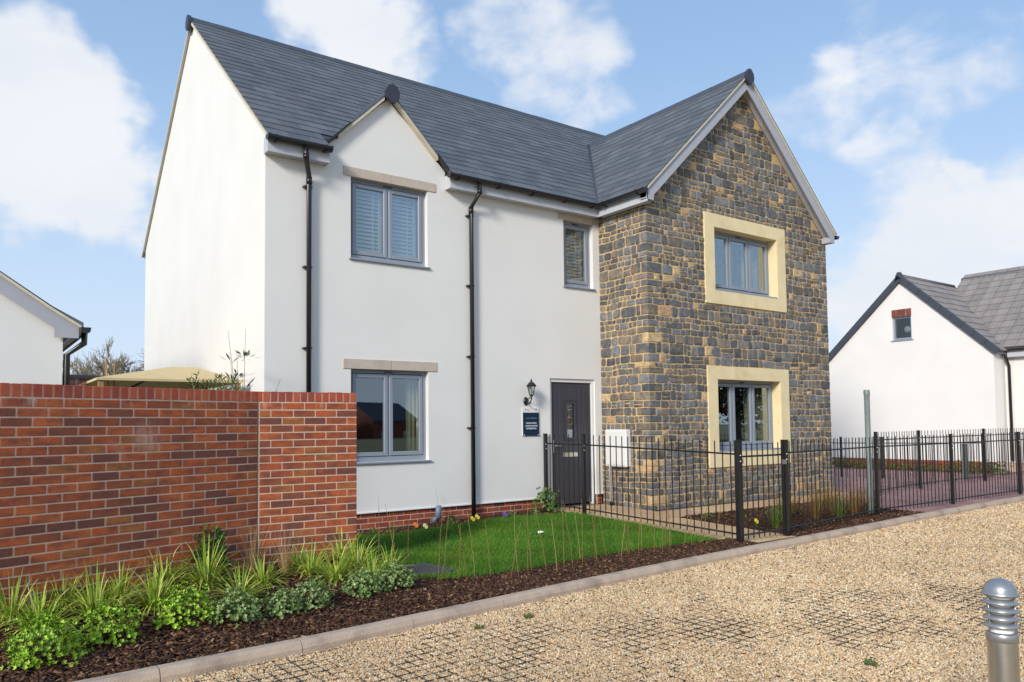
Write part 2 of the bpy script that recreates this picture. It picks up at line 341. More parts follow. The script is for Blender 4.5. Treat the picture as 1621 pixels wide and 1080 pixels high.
# ------------------------------------------------------------------ ground
KERB = [(-9, -4.98), (-2.45, -4.76), (-1.12, -4.68), (0, -4.56), (1.68, -4.38), (3.41, -4.23), (4.6, -4.15), (6.0, -4.08), (7.8, -3.97), (9.0, -3.87), (11.4, -3.77), (13.4, -3.71), (24, -3.35)]
kx, ky = zip(*KERB)
def kerb_y(x): return float(np.interp(x, kx, ky))
def hgt(x, y):
    t = min(1, max(0, (y-kerb_y(x)-.1)/3.2)); h = .012+float(np.interp(x, (.4, 1.6, 3.0, 4.4), (.085, .02, .06, .085)) if x > .4 else .085)*t*t*(3-2*t)
    if x < .6: h += .055*min(1, max(0, (y-kerb_y(x)-.15)/1.3))*min(1, (.6-x)/.6)
    return h
G = MB(); G.add([(-600, -600, -.16), (600, -600, -.16), (600, 600, -.16), (-600, 600, -.16)], [(0, 1, 2, 3)]); G.build('ground', M['far'], kind='structure')
def strip_sheet(name, xs, lo, hi, zf, mt, ny=10, kind='structure'):
    b = MB(); vs = []
    for x in xs:
        for j in range(ny+1): y = lo(x)+(hi(x)-lo(x))*j/ny; vs.append((x, y, zf(x, y)))
    fs = [(i*(ny+1)+j, (i+1)*(ny+1)+j, (i+1)*(ny+1)+j+1, i*(ny+1)+j+1) for i in range(len(xs)-1) for j in range(ny)]
    b.add(vs, fs, sm=True); return b.build(name, mt, kind=kind)
xs = list(np.linspace(-14, 30, 89))
strip_sheet('gravel_drive', xs, lambda x: -19, lambda x: kerb_y(x)-.03, lambda x, y: -.0545, M['gravel'], ny=4)
strip_sheet('planting_bed', list(np.linspace(-9, 9.6, 94)), lambda x: kerb_y(x)+.03, lambda x: 0.1, hgt, M['soil'], ny=24)
strip_sheet('garden_ground', [-9, -4, -.01], lambda x: 0.1, lambda x: 20, lambda x, y: .05, M['lawn'], ny=2)
LEFT = lambda y: -.6 if y > -2.3 else .30
def lawn_lo(x): return float(np.interp(x, (-.6, .25, .3, .85, 1.72, 2.86, 3.98, 4.6), (-2.3, -2.5, -3.5, -3.64, -3.62, -3.52, -3.55, -3.64)))
def lawn_hi(x): return float(np.interp(x, (-.6, .9, 1.5, 2.5, 3.6, 4.0, 4.6), (-.9, -.75, -.62, -.5, -.45, -.62, -.75)))
lawn = strip_sheet('lawn', list(np.linspace(-.6, 4.56, 60)), lawn_lo, lawn_hi, lambda x, y: hgt(x, y)+.02, M['lawn'], ny=24)
# paving on the right, path
PB = MB(); PB.add([(9.42, kerb_y(9.42)+.06, .03), (24, kerb_y(24)+.06, .03), (24, 12, .03), (11.16, 12, .03), (11.16, -1.9, .03), (9.42, -1.9, .03)], [(0, 1, 2, 3, 4, 5)]); PB.build('block_paving', M['paving'], kind='structure')
path = MB(); path.box(4.66, 5.68, -3.98, -1.92, -.1, .0); path.box(4.66, 11.1, -1.92, -.02, -.1, .04)
PATH = path.build('path', M['mortar_sand'], kind='structure')
def slab(x0, x1, y0, y1):
    c = S(*(random.choice([(206, 172, 128), (200, 164, 122), (212, 180, 138), (196, 162, 126)])))
    z = lambda y: .014+.105*min(1, max(0, (y+4.0)/3.4))
    vs = []
    for x in (x0+.005, x1-.005):
        for y in (y0+.005, y1-.005): vs += [(x, y, -.08), (x, y, z(y)+random.uniform(-.001, .001))]
    MB().add(vs, [(0, 1, 3, 2), (4, 6, 7, 5), (0, 4, 5, 1), (2, 3, 7, 6), (1, 5, 7, 3)], c).build('paving_slab', M['path'], PATH)
y = -3.96
while y < -1.9:
    for k in range(2): slab(4.67+k*.5, 5.17+k*.5, y, y+.51)
    y += .51
for i in range(3):
    yy = -1.92+i*.62
    for k in range(2):
        if i: slab(4.67+k*.6, 5.27+k*.6, yy, yy+.62)
for k in range(11):
    slab(4.67+k*.585, 5.255+k*.585, -1.92, -1.3)
# kerb
KB = MB(); KO = KB.box(-9, -8.9, -5.2, -5.1, -.3, -.2).build('kerb', M['kerb'], kind='structure')
pl = [Vector((x, kerb_y(x), 0)) for x in np.linspace(-4, 20, 120)]
seg = .915; x = -4.
while x < 20:
    x1 = x+seg; b = MB(); pts = [(q, kerb_y(q)) for q in np.linspace(x+.003, x1-.003, 4)]
    prof = [(-.075, -.15), (-.075, .0), (-.06, .032), (-.03, .045), (.04, .045), (.06, .035), (.06, -.15)]
    for i in range(3):
        (xa, ya), (xb, yb) = pts[i], pts[i+1]
        vs = [(xa, ya+p[0], p[1]-.012) for p in prof]+[(xb, yb+p[0], p[1]-.012) for p in prof]; n = len(prof)
        fs = [(j, j+n, j+n+1, j+1) for j in range(n-1)]
        if i == 0: fs.append(tuple(range(n)))
        if i == 2: fs.append(tuple(range(n, 2*n))[::-1])
        b.add(vs, [f[::-1] for f in fs])
    b.build('kerb_stone', M['kerb'], KO); x = x1

# ------------------------------------------------------------------ the house
W, PJ, SW, D, DR = 5.919, 1.147, 5.214, 8.12, 4.043
XR = W+SW
H = empty('detached_house', (0, 0, 0), 'white rendered two-storey house with slate roof and grey rubble stone gabled wing', 'house')
def panel(name, xs, zs, holes, fmap, thick, mt, tris=(), flip=False, parent=H, label=None):
    b = MB(); xs = sorted(set(xs)); zs = sorted(set(zs)); P = {}
    def vid(p):
        p = (round(p[0], 4), round(p[1], 4))
        if p not in P: P[p] = len(b.v); b.v.append(tuple(fmap(*p)))
        return P[p]
    for i in range(len(xs)-1):
        for j in range(len(zs)-1):
            cx, cz = (xs[i]+xs[i+1])/2, (zs[j]+zs[j+1])/2
            if any(h[0] < cx < h[1] and h[2] < cz < h[3] for h in holes): continue
            q = [vid(p) for p in ((xs[i], zs[j]), (xs[i+1], zs[j]), (xs[i+1], zs[j+1]), (xs[i], zs[j+1]))]
            b.f.append(q[::-1] if flip else q); b.c.append((1, 1, 1)); b.sm.append(False)
    for t in tris:
        q = [vid(p) for p in t]; b.f.append(q[::-1] if flip else q); b.c.append((1, 1, 1)); b.sm.append(False)
    o = b.build(name, mt, parent)
    if label: o['label'] = label
    sd = o.modifiers.new('solid', 'SOLIDIFY'); sd.thickness = thick; sd.offset = -1
    return o
ZP = .303
w1 = (1.209, 2.445, 3.885, 5.048); w2 = (1.209, 2.445, 1.005, 2.319); w3 = (5.103, 5.769, 3.872, 5.015); dr = (4.763, 5.763, .12, 2.28)
holes = [w1, w2, w3, dr]
cutx = [.002, W-.002]+[h[i] for h in holes for i in (0, 1)]+[.826, 2.757]; cutz = [ZP, 5.20]+[h[i] for h in holes for i in (2, 3) if h[i] > .2]
ZD = 6.30
mid = (.826+2.757)/2
tr = [((.826, 5.20), (1.209, 5.20), (1.209, 5.39+.383), (.826, 5.39)), ((1.209, 5.20), (2.445, 5.20), (2.445, 5.39+.312), (mid, ZD), (1.209, 5.39+.383)), ((2.445, 5.20), (2.757, 5.20), (2.757, 5.39), (2.445, 5.39+.312))]
panel('wall', cutx, cutz, holes, lambda x, z: (x, 0, z), .28, M['render'], tr)
# gable wall on the left (faces -X); local u = -y
RZ0, RY0, RZ1 = 5.354, -.20, 8.76           # eave line, ridge of the main slope (top of slates)
TN = (RZ1-RZ0)/(DR-RY0)
zroof = lambda y: RZ0+(min(y, 2*DR-y)-RY0)*TN
gz = lambda y: zroof(y)-.10
for nm, xx, sg in (('gable_wall', 0, 1), ('gable_wall', XR, -1)):
    b = MB(); ys = [.002, DR, D-.002]
    pts = [(.002, ZP-.0), (D-.002, ZP), (D-.002, gz(D-.002)), (DR, gz(DR)), (.002, gz(.002))]
    b.add([(xx, p[0], p[1]) for p in pts], [(0, 4, 3, 2, 1)] if sg > 0 else [(0, 1, 2, 3, 4)]); o = b.build(nm, M['render'], H)
    sd = o.modifiers.new('solid', 'SOLIDIFY'); sd.thickness = .28; sd.offset = -1
b = MB(); b.box(.3, XR-.3, D-.3, D-.004, ZP, 5.3); b.build('rear_wall', M['render'], H)
b = MB(); b.box(.29, XR-.29, .29, D-.3, 2.55, 2.75); b.build('upper_floor', M['interior'], H)
b = MB(); b.box(.29, XR-.29, .29, D-.3, 0, .14); b.build('ground_floor', M['darkroom'], H)
b = MB(); b.box(.29, XR-.29, 3.6, 3.7, .14, 2.55); b.box(.29, XR-.29, 3.6, 3.7, 2.75, 5.1); b.box(3.4, 3.5, .3, 3.6, .14, 2.55); b.box(3.4, 3.5, .3, 3.6, 2.75, 5.1); b.box(.29, XR-.29, .29, D-.3, 5.1, 5.16)
b.box(5.9, 6.15, .25, 3.6, .14, 5.1); b.build('interior_wall', M['interior'], H)
# plinth of bricks
BC = [S(164, 78, 50), S(150, 66, 44), S(170, 88, 56), S(140, 64, 46), S(120, 58, 48), S(156, 82, 50)]
def brick_mesh(L, Hh, Dd, c, m, bev=.004): return MB().cbox((0, 0, 0), (L/2, Dd/2, Hh/2), bev, c).mesh('brick', m)
pb = MB(); pb.box(.0, 4.70, .029, .25, -.1, ZP-.001); pb.box(5.80, 5.915, .029, .25, -.1, ZP-.001)
pb.box(.029, .25, .26, D-.1, -.1, ZP-.001)
PL = pb.build('plinth', M['mortar_grey'], H)
PBM = [brick_mesh(.215, .065, .05, c, M['brick']) for c in BC]+[brick_mesh(.1025, .065, .05, c, M['brick']) for c in BC[:4]]
for r in range(5):
    z = ZP-.045-.075*r
    x = (0.13 if r % 2 else .0175)
    while x+.1 < 4.72:
        if x+.215 < 4.72: mkobj('brick', PBM[random.randrange(6)], PL, loc=(x+.1075, .05, z)); x += .225
        else: mkobj('brick', PBM[6+random.randrange(4)], PL, loc=(x+.0513, .05, z)); x += .1125
    mkobj('brick', PBM[6+random.randrange(4)], PL, loc=(5.86, .05, z))
    y = .14 if r % 2 else .03
    while y < 1.2: mkobj('brick', PBM[random.randrange(6)], PL, loc=(.05, y+.12, z), rz=math.pi/2); y += .225
# drip bead over the plinth
MB().box(.0, 4.76, -.018, .03, ZP-.012, ZP+.004).box(5.765, W-.004, -.018, .03, ZP-.012, ZP+.004).build('render_bead', M['white'], H)

# ---- stone wing
WX, WZ = 8.43, 7.94; WT = (WZ-RZ0)/(WX-5.72)
zw = lambda x: WZ-abs(x-WX)*WT
s_out2 = (W+1.435, W+3.781, 3.616, 5.231); s_in2 = (W+1.686, W+3.522, 3.853, 4.997)
s_out1 = (W+1.435, W+3.781, .725, 2.507); s_in1 = (W+1.686, W+3.522, .985, 2.277)
xsw = [W+.002, WX, XR-.002]; 
for h in (s_in2, s_in1): xsw += [h[0], h[1]]
zsw = [0, 5.30]+[q for h in (s_in2, s_in1) for q in h[2:]]
trw = [((W+.002, 5.30), (s_in2[0], 5.30), (s_in2[0], zw(s_in2[0])-.1), (W+.002, zw(W)-.1)), ((s_in2[0], 5.30), (WX, 5.30), (WX, WZ-.1), (s_in2[0], zw(s_in2[0])-.1)),
       ((WX, 5.30), (s_in2[1], 5.30), (s_in2[1], zw(s_in2[1])-.1), (WX, WZ-.1)), ((s_in2[1], 5.30), (XR-.002, 5.30), (XR-.002, zw(XR)-.1+.06), (s_in2[1], zw(s_in2[1])-.1))]
SWALL = panel('stone_wall', xsw, zsw, [s_in2, s_in1], lambda x, z: (x, -PJ, z), .3, M['mortar_sand'], trw, label='dark grey rubble stone wall with sandy mortar')
panel('side_stone_backing', [-PJ+.002, -.002], [0, 5.35], [], lambda u, z: (W, u, z), .25, M['mortar_sand'], flip=True, parent=H)
b = MB(); b.box(XR-.28, XR-.003, -PJ+.01, 0, 0, 5.2); b.build('side_wall', M['mortar_sand'], H)
def scol():
    q = random.random()
    if q < .04: c = random.choice([S(196, 164, 122), S(186, 152, 116), S(200, 172, 130)])
    elif q < .26: k = random.uniform(.85, 1.15); c = S(*(k*v for v in (116, 107, 96)))
    else:
        v = random.uniform(.78, 1.22); c = S(*(min(255, k*v) for k in (99, 101, 104)))
    return c
def stone_poly(u0, u1, v0, v1, gap=.011):
    w, h = u1-u0, v1-v0; g = gap*random.uniform(.7, 1.6); j = .008
    u0 += g; u1 -= g; v0 += g; v1 -= g
    k = min(w, h)*random.uniform(.06, .20); R = lambda: random.uniform(-j, j)
    P = [(u0+k, v0+R()*.6), ((u0+u1)/2+R(), v0+R()*.8), (u1-k, v0+R()*.6), (u1+R()*.6, v0+k), (u1+R()*.8, (v0+v1)/2+R()), (u1+R()*.6, v1-k), (u1-k, v1+R()*.6), ((u0+u1)/2+R(), v1+R()*.8), (u0+k, v1+R()*.6), (u0+R()*.6, v1-k), (u0+R()*.8, (v0+v1)/2+R()), (u0+R()*.6, v0+k)]
    return P
def stone_mesh(P, fmap, c):
    b = MB(); n = len(P); cu = sum(p[0] for p in P)/n; cv = sum(p[1] for p in P)/n
    d1, d2 = random.uniform(.002, .004), random.uniform(.007, .015)
    r0 = [fmap(p[0], p[1], -.01) for p in P]; r1 = [fmap(p[0], p[1], d1) for p in P]
    r2_ = [fmap(cu+(p[0]-cu)*.82, cv+(p[1]-cv)*.82, d2+random.uniform(-.002, .002)) for p in P]
    b.add(r0+r1+r2_+[fmap(cu, cv, d2+random.uniform(-.001, .004))], [(i, (i+1) % n, n+(i+1) % n, n+i) for i in range(n)]+[(n+i, n+(i+1) % n, 2*n+(i+1) % n, 2*n+i) for i in range(n)]+[(2*n+i, 2*n+(i+1) % n, 3*n) for i in range(n)], c)
    return b
fmF = lambda u, v, d: (W+u, -PJ-d, v)
fmS = lambda u, v, d: (W-d, -u, v)           # u measured from the house wall outwards (0..PJ)
STONES = []                                   # (distance, MB)
def wob(u, v, k): 
    return (u+.016*noise.noise(Vector((u*3.1, v*3.1, k)))+.008*noise.noise(Vector((u*9, v*9, k+5))), v+.030*noise.noise(Vector((u*2.2, v*2.6, k+9)))+.010*noise.noise(Vector((u*8, v*8, k+3))))
ROWS = []
v = 0.
while v < 7.9: h = random.choice([.08, .095, .11, .12, .13, .145, .16, .18]); ROWS.append((v, v+h)); v += h
def pack(Lu, Lv, blocked, ok, fm, key, u_lo=None, u_hi=None):
    for r, (v0, v1) in enumerate(ROWS):
        if v0 > Lv: break
        lo = u_lo(r) if u_lo else 0.; hi = u_hi(r) if u_hi else Lu
        u = lo
        while u < hi-.02:
            h = v1-v0; w = max(.085, min(.36, h*random.choice([.75, .9, 1., 1.15, 1.3, 1.5, 1.7, 2.0, 2.5])))
            if hi-(u+w) < .085: w = hi-u
            u0, u1 = u, u+w; u += w
            for bk in blocked:                     # keep off the window surrounds
                if v0 < bk[3]-.03 and v1 > bk[2]+.03:
                    if u0 < bk[0]-.001 and u1 > bk[0]-.06: u1 = bk[0]; u = max(u, bk[1]); break
                    if u0 < bk[1]-.001 and u1 > bk[0]+.001: u0 = bk[1]; u1 = max(u1, u0+.1); u = u1
            w = u1-u0; q = random.random(); c4 = [(u0, u1, v0, v1)]
            if q < .09 and h > .115: k = random.uniform(.4, .6); c4 = [(u0, u1, v0, v0+h*k), (u0, u1, v0+h*k, v1)]
            elif q < .2 and h > .12 and w > .17: k = random.uniform(.4, .6); m = random.uniform(.42, .58); c4 = [(u0, u0+w*k, v0, v1), (u0+w*k, u1, v0, v0+h*m), (u0+w*k, u1, v0+h*m, v1)]
            for c in c4:
                for bk in blocked:
                    if c[0] < bk[1]-.01 and c[1] > bk[0]+.01:
                        if bk[2]-.031 < c[2] < bk[3] and c[3] > bk[3]: c = (c[0], c[1], bk[3], c[3])
                        elif c[2] < bk[2] and c[3] > bk[2]: c = (c[0], c[1], c[2], bk[2])
                if c[1]-c[0] < .03 or c[3]-c[2] < .025 or not ok(*c): continue
                P = []
                for p in stone_poly(*c, .0068):
                    e = min(1, max(0, (p[0]-lo)/.06), max(0, (hi-p[0])/.06)) if True else 1
                    q2 = wob(p[0], p[1], key); P.append((p[0]+(q2[0]-p[0])*e, p[1]+(q2[1]-p[1])*min(1, .25+e)))
                p = fm((c[0]+c[1])/2, (c[2]+c[3])/2, 0); dd = (Vector(p)-CAM).length
                STONES.append(((c[1]-c[0])*(c[3]-c[2])/dd**2, stone_mesh(P, fm, scol())))
# quoins on the near corner share the courses
blkF = []; QF, QS = {}, {}
for k, (v0, v1) in enumerate(ROWS):
    if v1 > 5.12: break
    la, lb = (random.uniform(.24, .36), random.uniform(.12, .18)) if k % 2 else (random.uniform(.12, .19), random.uniform(.22, .34))
    q = MB(); q.cbox((W+la/2-.013, -PJ+lb/2-.013, (v0+v1)/2), (la/2-.003, lb/2-.003, (v1-v0)/2-.0075), .009, scol())
    j = [random.uniform(-.006, .006) for _ in range(6)]
    q.v = [(x+random.uniform(-.003, .003), y+random.uniform(-.003, .003), zz+random.uniform(-.004, .004)) for x, y, zz in q.v]
    STONES.append((1, q)); QF[k] = la; QS[k] = PJ-lb
for so in (s_out1, s_out2): blkF.append((so[0]-W, so[1]-W, so[2], so[3]))
pack(SW, 7.85, blkF, lambda a, b_, c, d: d < min(zw(W+a), zw(W+b_))-.06, fmF, 1., u_lo=lambda r: QF.get(r, 0.))
pack(PJ, 5.1, [], lambda a, b_, c, d: d < 5.3, fmS, 7., u_hi=lambda r: QS.get(r, PJ))
STONES.sort(key=lambda q: -q[0])
for _, q in STONES[:300]: q.build('stone', M['stone'], SWALL)
jb = MB()
for _, q in STONES[300:]: jb.add(q.v, q.f, (1, 1, 1)); jb.c[-len(q.f):] = q.c
jb.build('small_stones', M['stone'], SWALL, kind='stuff')
# cream surrounds
for so, si in ((s_out2, s_in2), (s_out1, s_in1)):
    b = MB(); y0, y1 = -PJ-.03, -PJ+.22
    b.box(so[0], so[1], y0, -PJ+.01, si[3], so[3]); b.box(so[0], so[1], y0, -PJ+.01, so[2], si[2]-.0)
    b.box(so[0], si[0], y0, -PJ+.01, si[2], si[3]); b.box(si[1], so[1], y0, -PJ+.01, si[2], si[3])
    t = .004
    b.box(si[1]-t, si[1]+.02, y0+.001, y1, si[2]+.0, si[3]); b.box(si[0]-.02, si[0]+t, y0+.001, y1, si[2], si[3]); b.box(si[0], si[1], y0+.001, y1, si[3]-t, si[3]+.02); b.box(si[0], si[1], y0+.001, y1, si[2]-.02, si[2]+t)
    b.build('window_surround', M['surround'], H)

# ---- windows
def window(x0, x1, z0, z1, yw, rec, n, blind=None, sill_out=.035, handle=None, sill_w=.03):
    fy0, fy1 = yw+rec, yw+rec+.07; t = .05
    b = MB()
    b.box(x0, x0+t, fy0, fy1, z0, z1, bev=.004); b.box(x1-t, x1, fy0, fy1, z0, z1, bev=.004)
    b.box(x0+t, x1-t, fy0, fy1, z0, z0+t+.02, bev=.004); b.box(x0+t, x1-t, fy0, fy1, z1-t, z1, bev=.004)
    cw = (x1-x0-2*t)/n
    for k in range(1, n): b.box(x0+t+cw*k-.02, x0+t+cw*k+.02, fy0+.004, fy1, z0+t, z1-t)
    o = b.build('window', M['frame'], H)
    for k in range(n):
        a, e = x0+t+cw*k+(.006 if k == 0 else .012), x0+t+cw*(k+1)-(.006 if k == n-1 else .012); c0, c1 = z0+t+.028, z1-t-.008; s = .058
        f = MB(); y0, y1 = fy0-.012, fy0+.05
        f.box(a, a+s, y0, y1, c0, c1, bev=.006); f.box(e-s, e, y0, y1, c0, c1, bev=.006); f.box(a+s, e-s, y0+.001, y1, c0, c0+s, bev=.006); f.box(a+s, e-s, y0+.001, y1, c1-s, c1, bev=.006)
        f.build('casement', M['frame'], o)
        MB().box(a+s-.004, e-s+.004, y0+.025, y0+.031, c0+s-.004, c1-s+.004).build('pane', M['glass'], o)
        if handle is not None and k in handle:
            MB().box(a+s+.006, a+s+.022, y1+.01, y1+.03, (c0+c1)/2-.02, (c0+c1)/2+.13, bev=.004).build('handle', M['white'], o)
    MB().box(x0-.03 if sill_out > 0 else x0, x1+.03 if sill_out > 0 else x1, yw-sill_out, fy0+.03, z0-sill_w, z0-.001, bev=.006).build('sill', M['frame'], o)
    MB().box(x0+(x1-x0)/2-.07, x0+(x1-x0)/2+.07, fy0-.006, fy0, z1-t+.012, z1-t+.03).build('trickle_vent', M['black'], o)
    if blind:
        for k in range(n):
            a, e = x0+t+cw*k+.05, x0+t+cw*(k+1)-.05; zz = z0+.13
            yb = fy1+.045
            sm_ = MB(); h = .027; ang = rad(blind)
            sm_.prism([(-h*math.cos(ang)-.004*math.sin(ang), -h*math.sin(ang)+.004), (h*math.cos(ang)-.004*math.sin(ang), h*math.sin(ang)+.004), (h*math.cos(ang)+.004*math.sin(ang), h*math.sin(ang)-.004), (-h*math.cos(ang)+.004*math.sin(ang), -h*math.sin(ang)-.004)], (-(e-a-.1)/2, 0, 0), (0, 1, 0), (0, 0, 1), (e-a-.1, 0, 0))
            me = sm_.mesh('slat', M['slat'])
            while zz < z1-.12: mkobj('slat', me, o, loc=((a+e)/2, yb, zz)); zz += .058
            fb = MB(); fb.box(a, a+.05, yb-.015, yb+.015, z0+.06, z1-.07); fb.box(e-.05, e, yb-.015, yb+.015, z0+.06, z1-.07); fb.box(a+.05, e-.05, yb-.015, yb+.015, z0+.06, z0+.11); fb.box(a+.05, e-.05, yb-.015, yb+.015, z1-.12, z1-.07)
            fb.box(a+(e-a)*.66, a+(e-a)*.66+.014, yb-.04, yb-.032, z0+.12, z1-.14); fb.build('shutter_frame', M['slat'], o)
    return o
window(*w1, 0, .085, 2, blind=52); W2O = window(*w2, 0, .085, 2); window(*w3, 0, .085, 1, blind=52)
def curtain(o, x0, x1, z0, z1, y, m, waves=5):
    n = waves*8; vs = []
    for i in range(n+1):
        x = x0+(x1-x0)*i/n; yy = y+.03*math.sin(i/8*2*math.pi)
        vs += [(x, yy, z0), (x, yy, z1)]
    b = MB(); b.add(vs, [(2*i, 2*i+2, 2*i+3, 2*i+1) for i in range(n)], sm=True); c = b.build('curtain', m, o); c.modifiers.new('s', 'SOLIDIFY').thickness = .004
su = window(s_in2[0]+.004, s_in2[1]-.004, s_in2[2]+.035, s_in2[3]-.004, -PJ, .165, 3, handle=(0,), sill_out=.02)
sl_ = window(s_in1[0]+.004, s_in1[1]-.004, s_in1[2]+.035, s_in1[3]-.004, -PJ, .165, 3, handle=(0,), sill_out=.02)
curtain(su, s_in2[1]-.52, s_in2[1]-.05, s_in2[2]-.1, s_in2[3], -PJ+.40, M['curtain'])
curtain(sl_, s_in1[1]-.55, s_in1[1]-.02, s_in1[2]-.3, s_in1[3], -PJ+.40, M['curtain']); curtain(sl_, s_in1[1]-1.02, s_in1[1]-.80, s_in1[2]-.3, s_in1[3], -PJ+.55, M['redcurtain'], 3)
curtain(W2O, 2.22, 2.42, .9, 2.35, .28, M['curtain'], 3)
# lintels: two stones each with a joint
for (x0, x1, z0, z1, xm) in ((1.092, 2.588, 5.048, 5.182, 1.84), (1.092, 2.588, 2.319, 2.458, 1.84)):
    lo = MB().box(x0+.02, x1-.02, .0, .09, z0+.01, z1-.01).build('lintel', M['mortar_grey'], H)
    for a, e in ((x0, xm-.003), (xm+.003, x1)): MB().box(a, e, -.012, .09, z0-.002, z1, bev=.004).build('lintel_stone', M['lintel'], lo)
MB().box(4.985, 5.885, -.012, .09, 5.013, 5.15, bev=.004).build('lintel', M['lintel'], H)
# ---- front door
dx0, dx1, dz0, dz1 = dr; dz0 = .13
b = MB(); fy = .03
b.box(dx0+.002, dx0+.055, fy, fy+.09, dz0, dz1-.002, bev=.004); b.box(dx1-.055, dx1-.002, fy, fy+.09, dz0, dz1-.002, bev=.004); b.box(dx0+.055, dx1-.055, fy+.001, fy+.09, dz1-.06, dz1-.002, bev=.004)
DO = b.build('front_door', M['white'], H); DO['label'] = 'charcoal composite door in a white frame'
lx0, lx1, lz0, lz1 = dx0+.06, dx1-.06, dz0+.035, dz1-.065
b = MB(); gx0, gx1, gz0, gz1 = 5.15, 5.345, 1.27, 1.86
b.box(lx0, gx0, fy+.03, fy+.075, lz0, lz1); b.box(gx1, lx1, fy+.03, fy+.075, lz0, lz1); b.box(gx0, gx1, fy+.03, fy+.075, lz0, gz0); b.box(gx0, gx1, fy+.03, fy+.075, gz1, lz1)
b.build('door_leaf', M['door'], DO)
nb = 7; bw = (lx1-lx0-.12)/nb
for k in range(nb):
    xa, xb = lx0+.06+k*bw+.004, lx0+.06+(k+1)*bw-.004
    b = MB()
    if xb > gx0-.03 and xa < gx1+.03: b.box(xa, xb, fy+.022, fy+.031, lz0+.1, gz0-.05, bev=.003); b.build('board', M['door'], DO); MB().box(xa, xb, fy+.022, fy+.031, gz1+.05, lz1-.09, bev=.003).build('board', M['door'], DO)
    else: b.box(xa, xb, fy+.022, fy+.031, lz0+.1, lz1-.09, bev=.003); b.build('board', M['door'], DO)
b = MB(); b.box(gx0-.025, gx0+.012, fy+.012, fy+.04, gz0-.025, gz1+.025); b.box(gx1-.012, gx1+.025, fy+.012, fy+.04, gz0-.025, gz1+.025); b.box(gx0+.012, gx1-.012, fy+.013, fy+.04, gz0-.025, gz0+.012); b.box(gx0+.012, gx1-.012, fy+.013, fy+.04, gz1-.012, gz1+.025); b.build('glazing_frame', M['door'], DO)
MB().box(gx0, gx1, fy+.045, fy+.05, gz0, gz1).build('door_glass', M['glass'], DO)
MB().box(5.06, 5.385, fy+.008, fy+.022, .955, 1.03, bev=.004).build('letterbox', M['steel'], DO)
b = MB(); b.box(lx0+.03, lx0+.065, fy+.01, fy+.022, 1.03, 1.25, bev=.003); b.tube([(lx0+.048, fy+.01, 1.15), (lx0+.048, fy-.03, 1.15), (lx0+.16, fy-.03, 1.15)], .009, 8); b.build('door_handle', M['steel'], DO)
MB().box(dx0-.0, dx1, -.03, .1, .07, dz0-.002, bev=.006).build('threshold', M['alu'], DO)
MB().box(dx1+.03, dx1+.055, -.008, .0, 1.22, 1.29, bev=.003).build('door_bell', M['white'], DO)

# ---- roofs
RF = None
def slope_box(o, a, b_, n, u0, u1, v0, v1, n0, n1, c=(1, 1, 1)):
    o, a, b_, n = map(Vector, (o, a, b_, n))
    vs = [o+a*u+b_*v+n*w for u in (u0, u1) for v in (v0, v1) for w in (n0, n1)]
    return MB().add(vs, [(0, 1, 3, 2), (4, 6, 7, 5), (0, 4, 5, 1), (2, 3, 7, 6), (0, 2, 6, 4), (1, 5, 7, 3)], c)
def roofprism(name, prof, o, axis, L, m, parent):
    b = MB(); b.prism(prof, o, (0, 1, 0) if axis == 'x' else (1, 0, 0), (0, 0, 1), (L, 0, 0) if axis == 'x' else (0, L, 0)); return b.build(name, m, parent)
th = .09
RM = {'deck': mat('roof_deck', S(64, 70, 78), .7)}
yc = .06; zc = RZ0+(yc-RY0)*TN
rb = MB()
full = [(RY0, RZ0-.02), (DR, RZ1-.02), (2*DR-RY0, RZ0-.02), (2*DR-RY0, RZ0-.09), (DR, RZ1-.02-th), (RY0, RZ0-.09)]
cut = [(yc, zc-.02), (DR, RZ1-.02), (2*DR-RY0, RZ0-.02), (2*DR-RY0, RZ0-.09), (DR, RZ1-.02-th), (yc, zc-.10)]
for xa_, xb_, pf in ((.01, .815, full), (.815, 2.77, cut), (2.77, XR-.01, full)): rb.prism(pf, (xa_, 0, 0), (0, 1, 0), (0, 0, 1), (xb_-xa_, 0, 0))
RF = rb.build('roof', RM['deck'], H)
RF['label'] = 'blue-grey slate roof'
b = MB(); b.prism([(5.72, RZ0-.02), (WX, WZ-.02), (11.16, zw(11.16)-.02), (11.16, zw(11.16)-.09), (WX, WZ-.02-th), (5.72, RZ0-.09)], (0, -PJ-.12, 0), (1, 0, 0), (0, 0, 1), (0, 5.6, 0)); b.build('wing_roof_deck', RM['deck'], RF)
SL = []
def slates(o, a, b_, n, Lu, Lv, keep, expo=.235, wd=.30, clip=None):
    o, a, b_, n = map(Vector, (o, a, b_, n)); r = 0; v = 0.
    while v < Lv-.05:
        u = -(.15 if r % 2 else 0)
        while u < Lu:
            u0, u1 = max(0, u)+.002, min(Lu, u+wd)-.002
            if clip: u0, u1 = clip(u0, u1, v)
            if u1-u0 > .04 and keep(u0, u1, v):
                v1 = min(Lv, v+expo+.05); k = random.uniform(-.0015, .0025)
                q = [o+a*uu+b_*vv+n*w for uu in (u0, u1) for vv, w in ((v+random.uniform(-.003, .003), .013+k), (v1, .003))]
                q2 = [p-n*.0075 for p in q]
                cv = random.uniform(.92, 1.09); c = S(*(min(255, int(x*cv)) for x in random.choice([(92, 97, 102), (89, 94, 99), (96, 99, 103), (88, 93, 99), (94, 96, 100)])))
                m = MB().add(q+q2, [(0, 2, 3, 1), (4, 5, 7, 6), (0, 4, 6, 2), (1, 3, 7, 5), (0, 1, 5, 4), (2, 6, 7, 3)], c)
                ctr = (q[0]+q[3])/2; dist = (ctr-CAM).length; area = (u1-u0)*abs(n.dot((CAM-ctr).normalized()))/dist**2
                SL.append((area, m))
            u += wd
        v += expo; r += 1
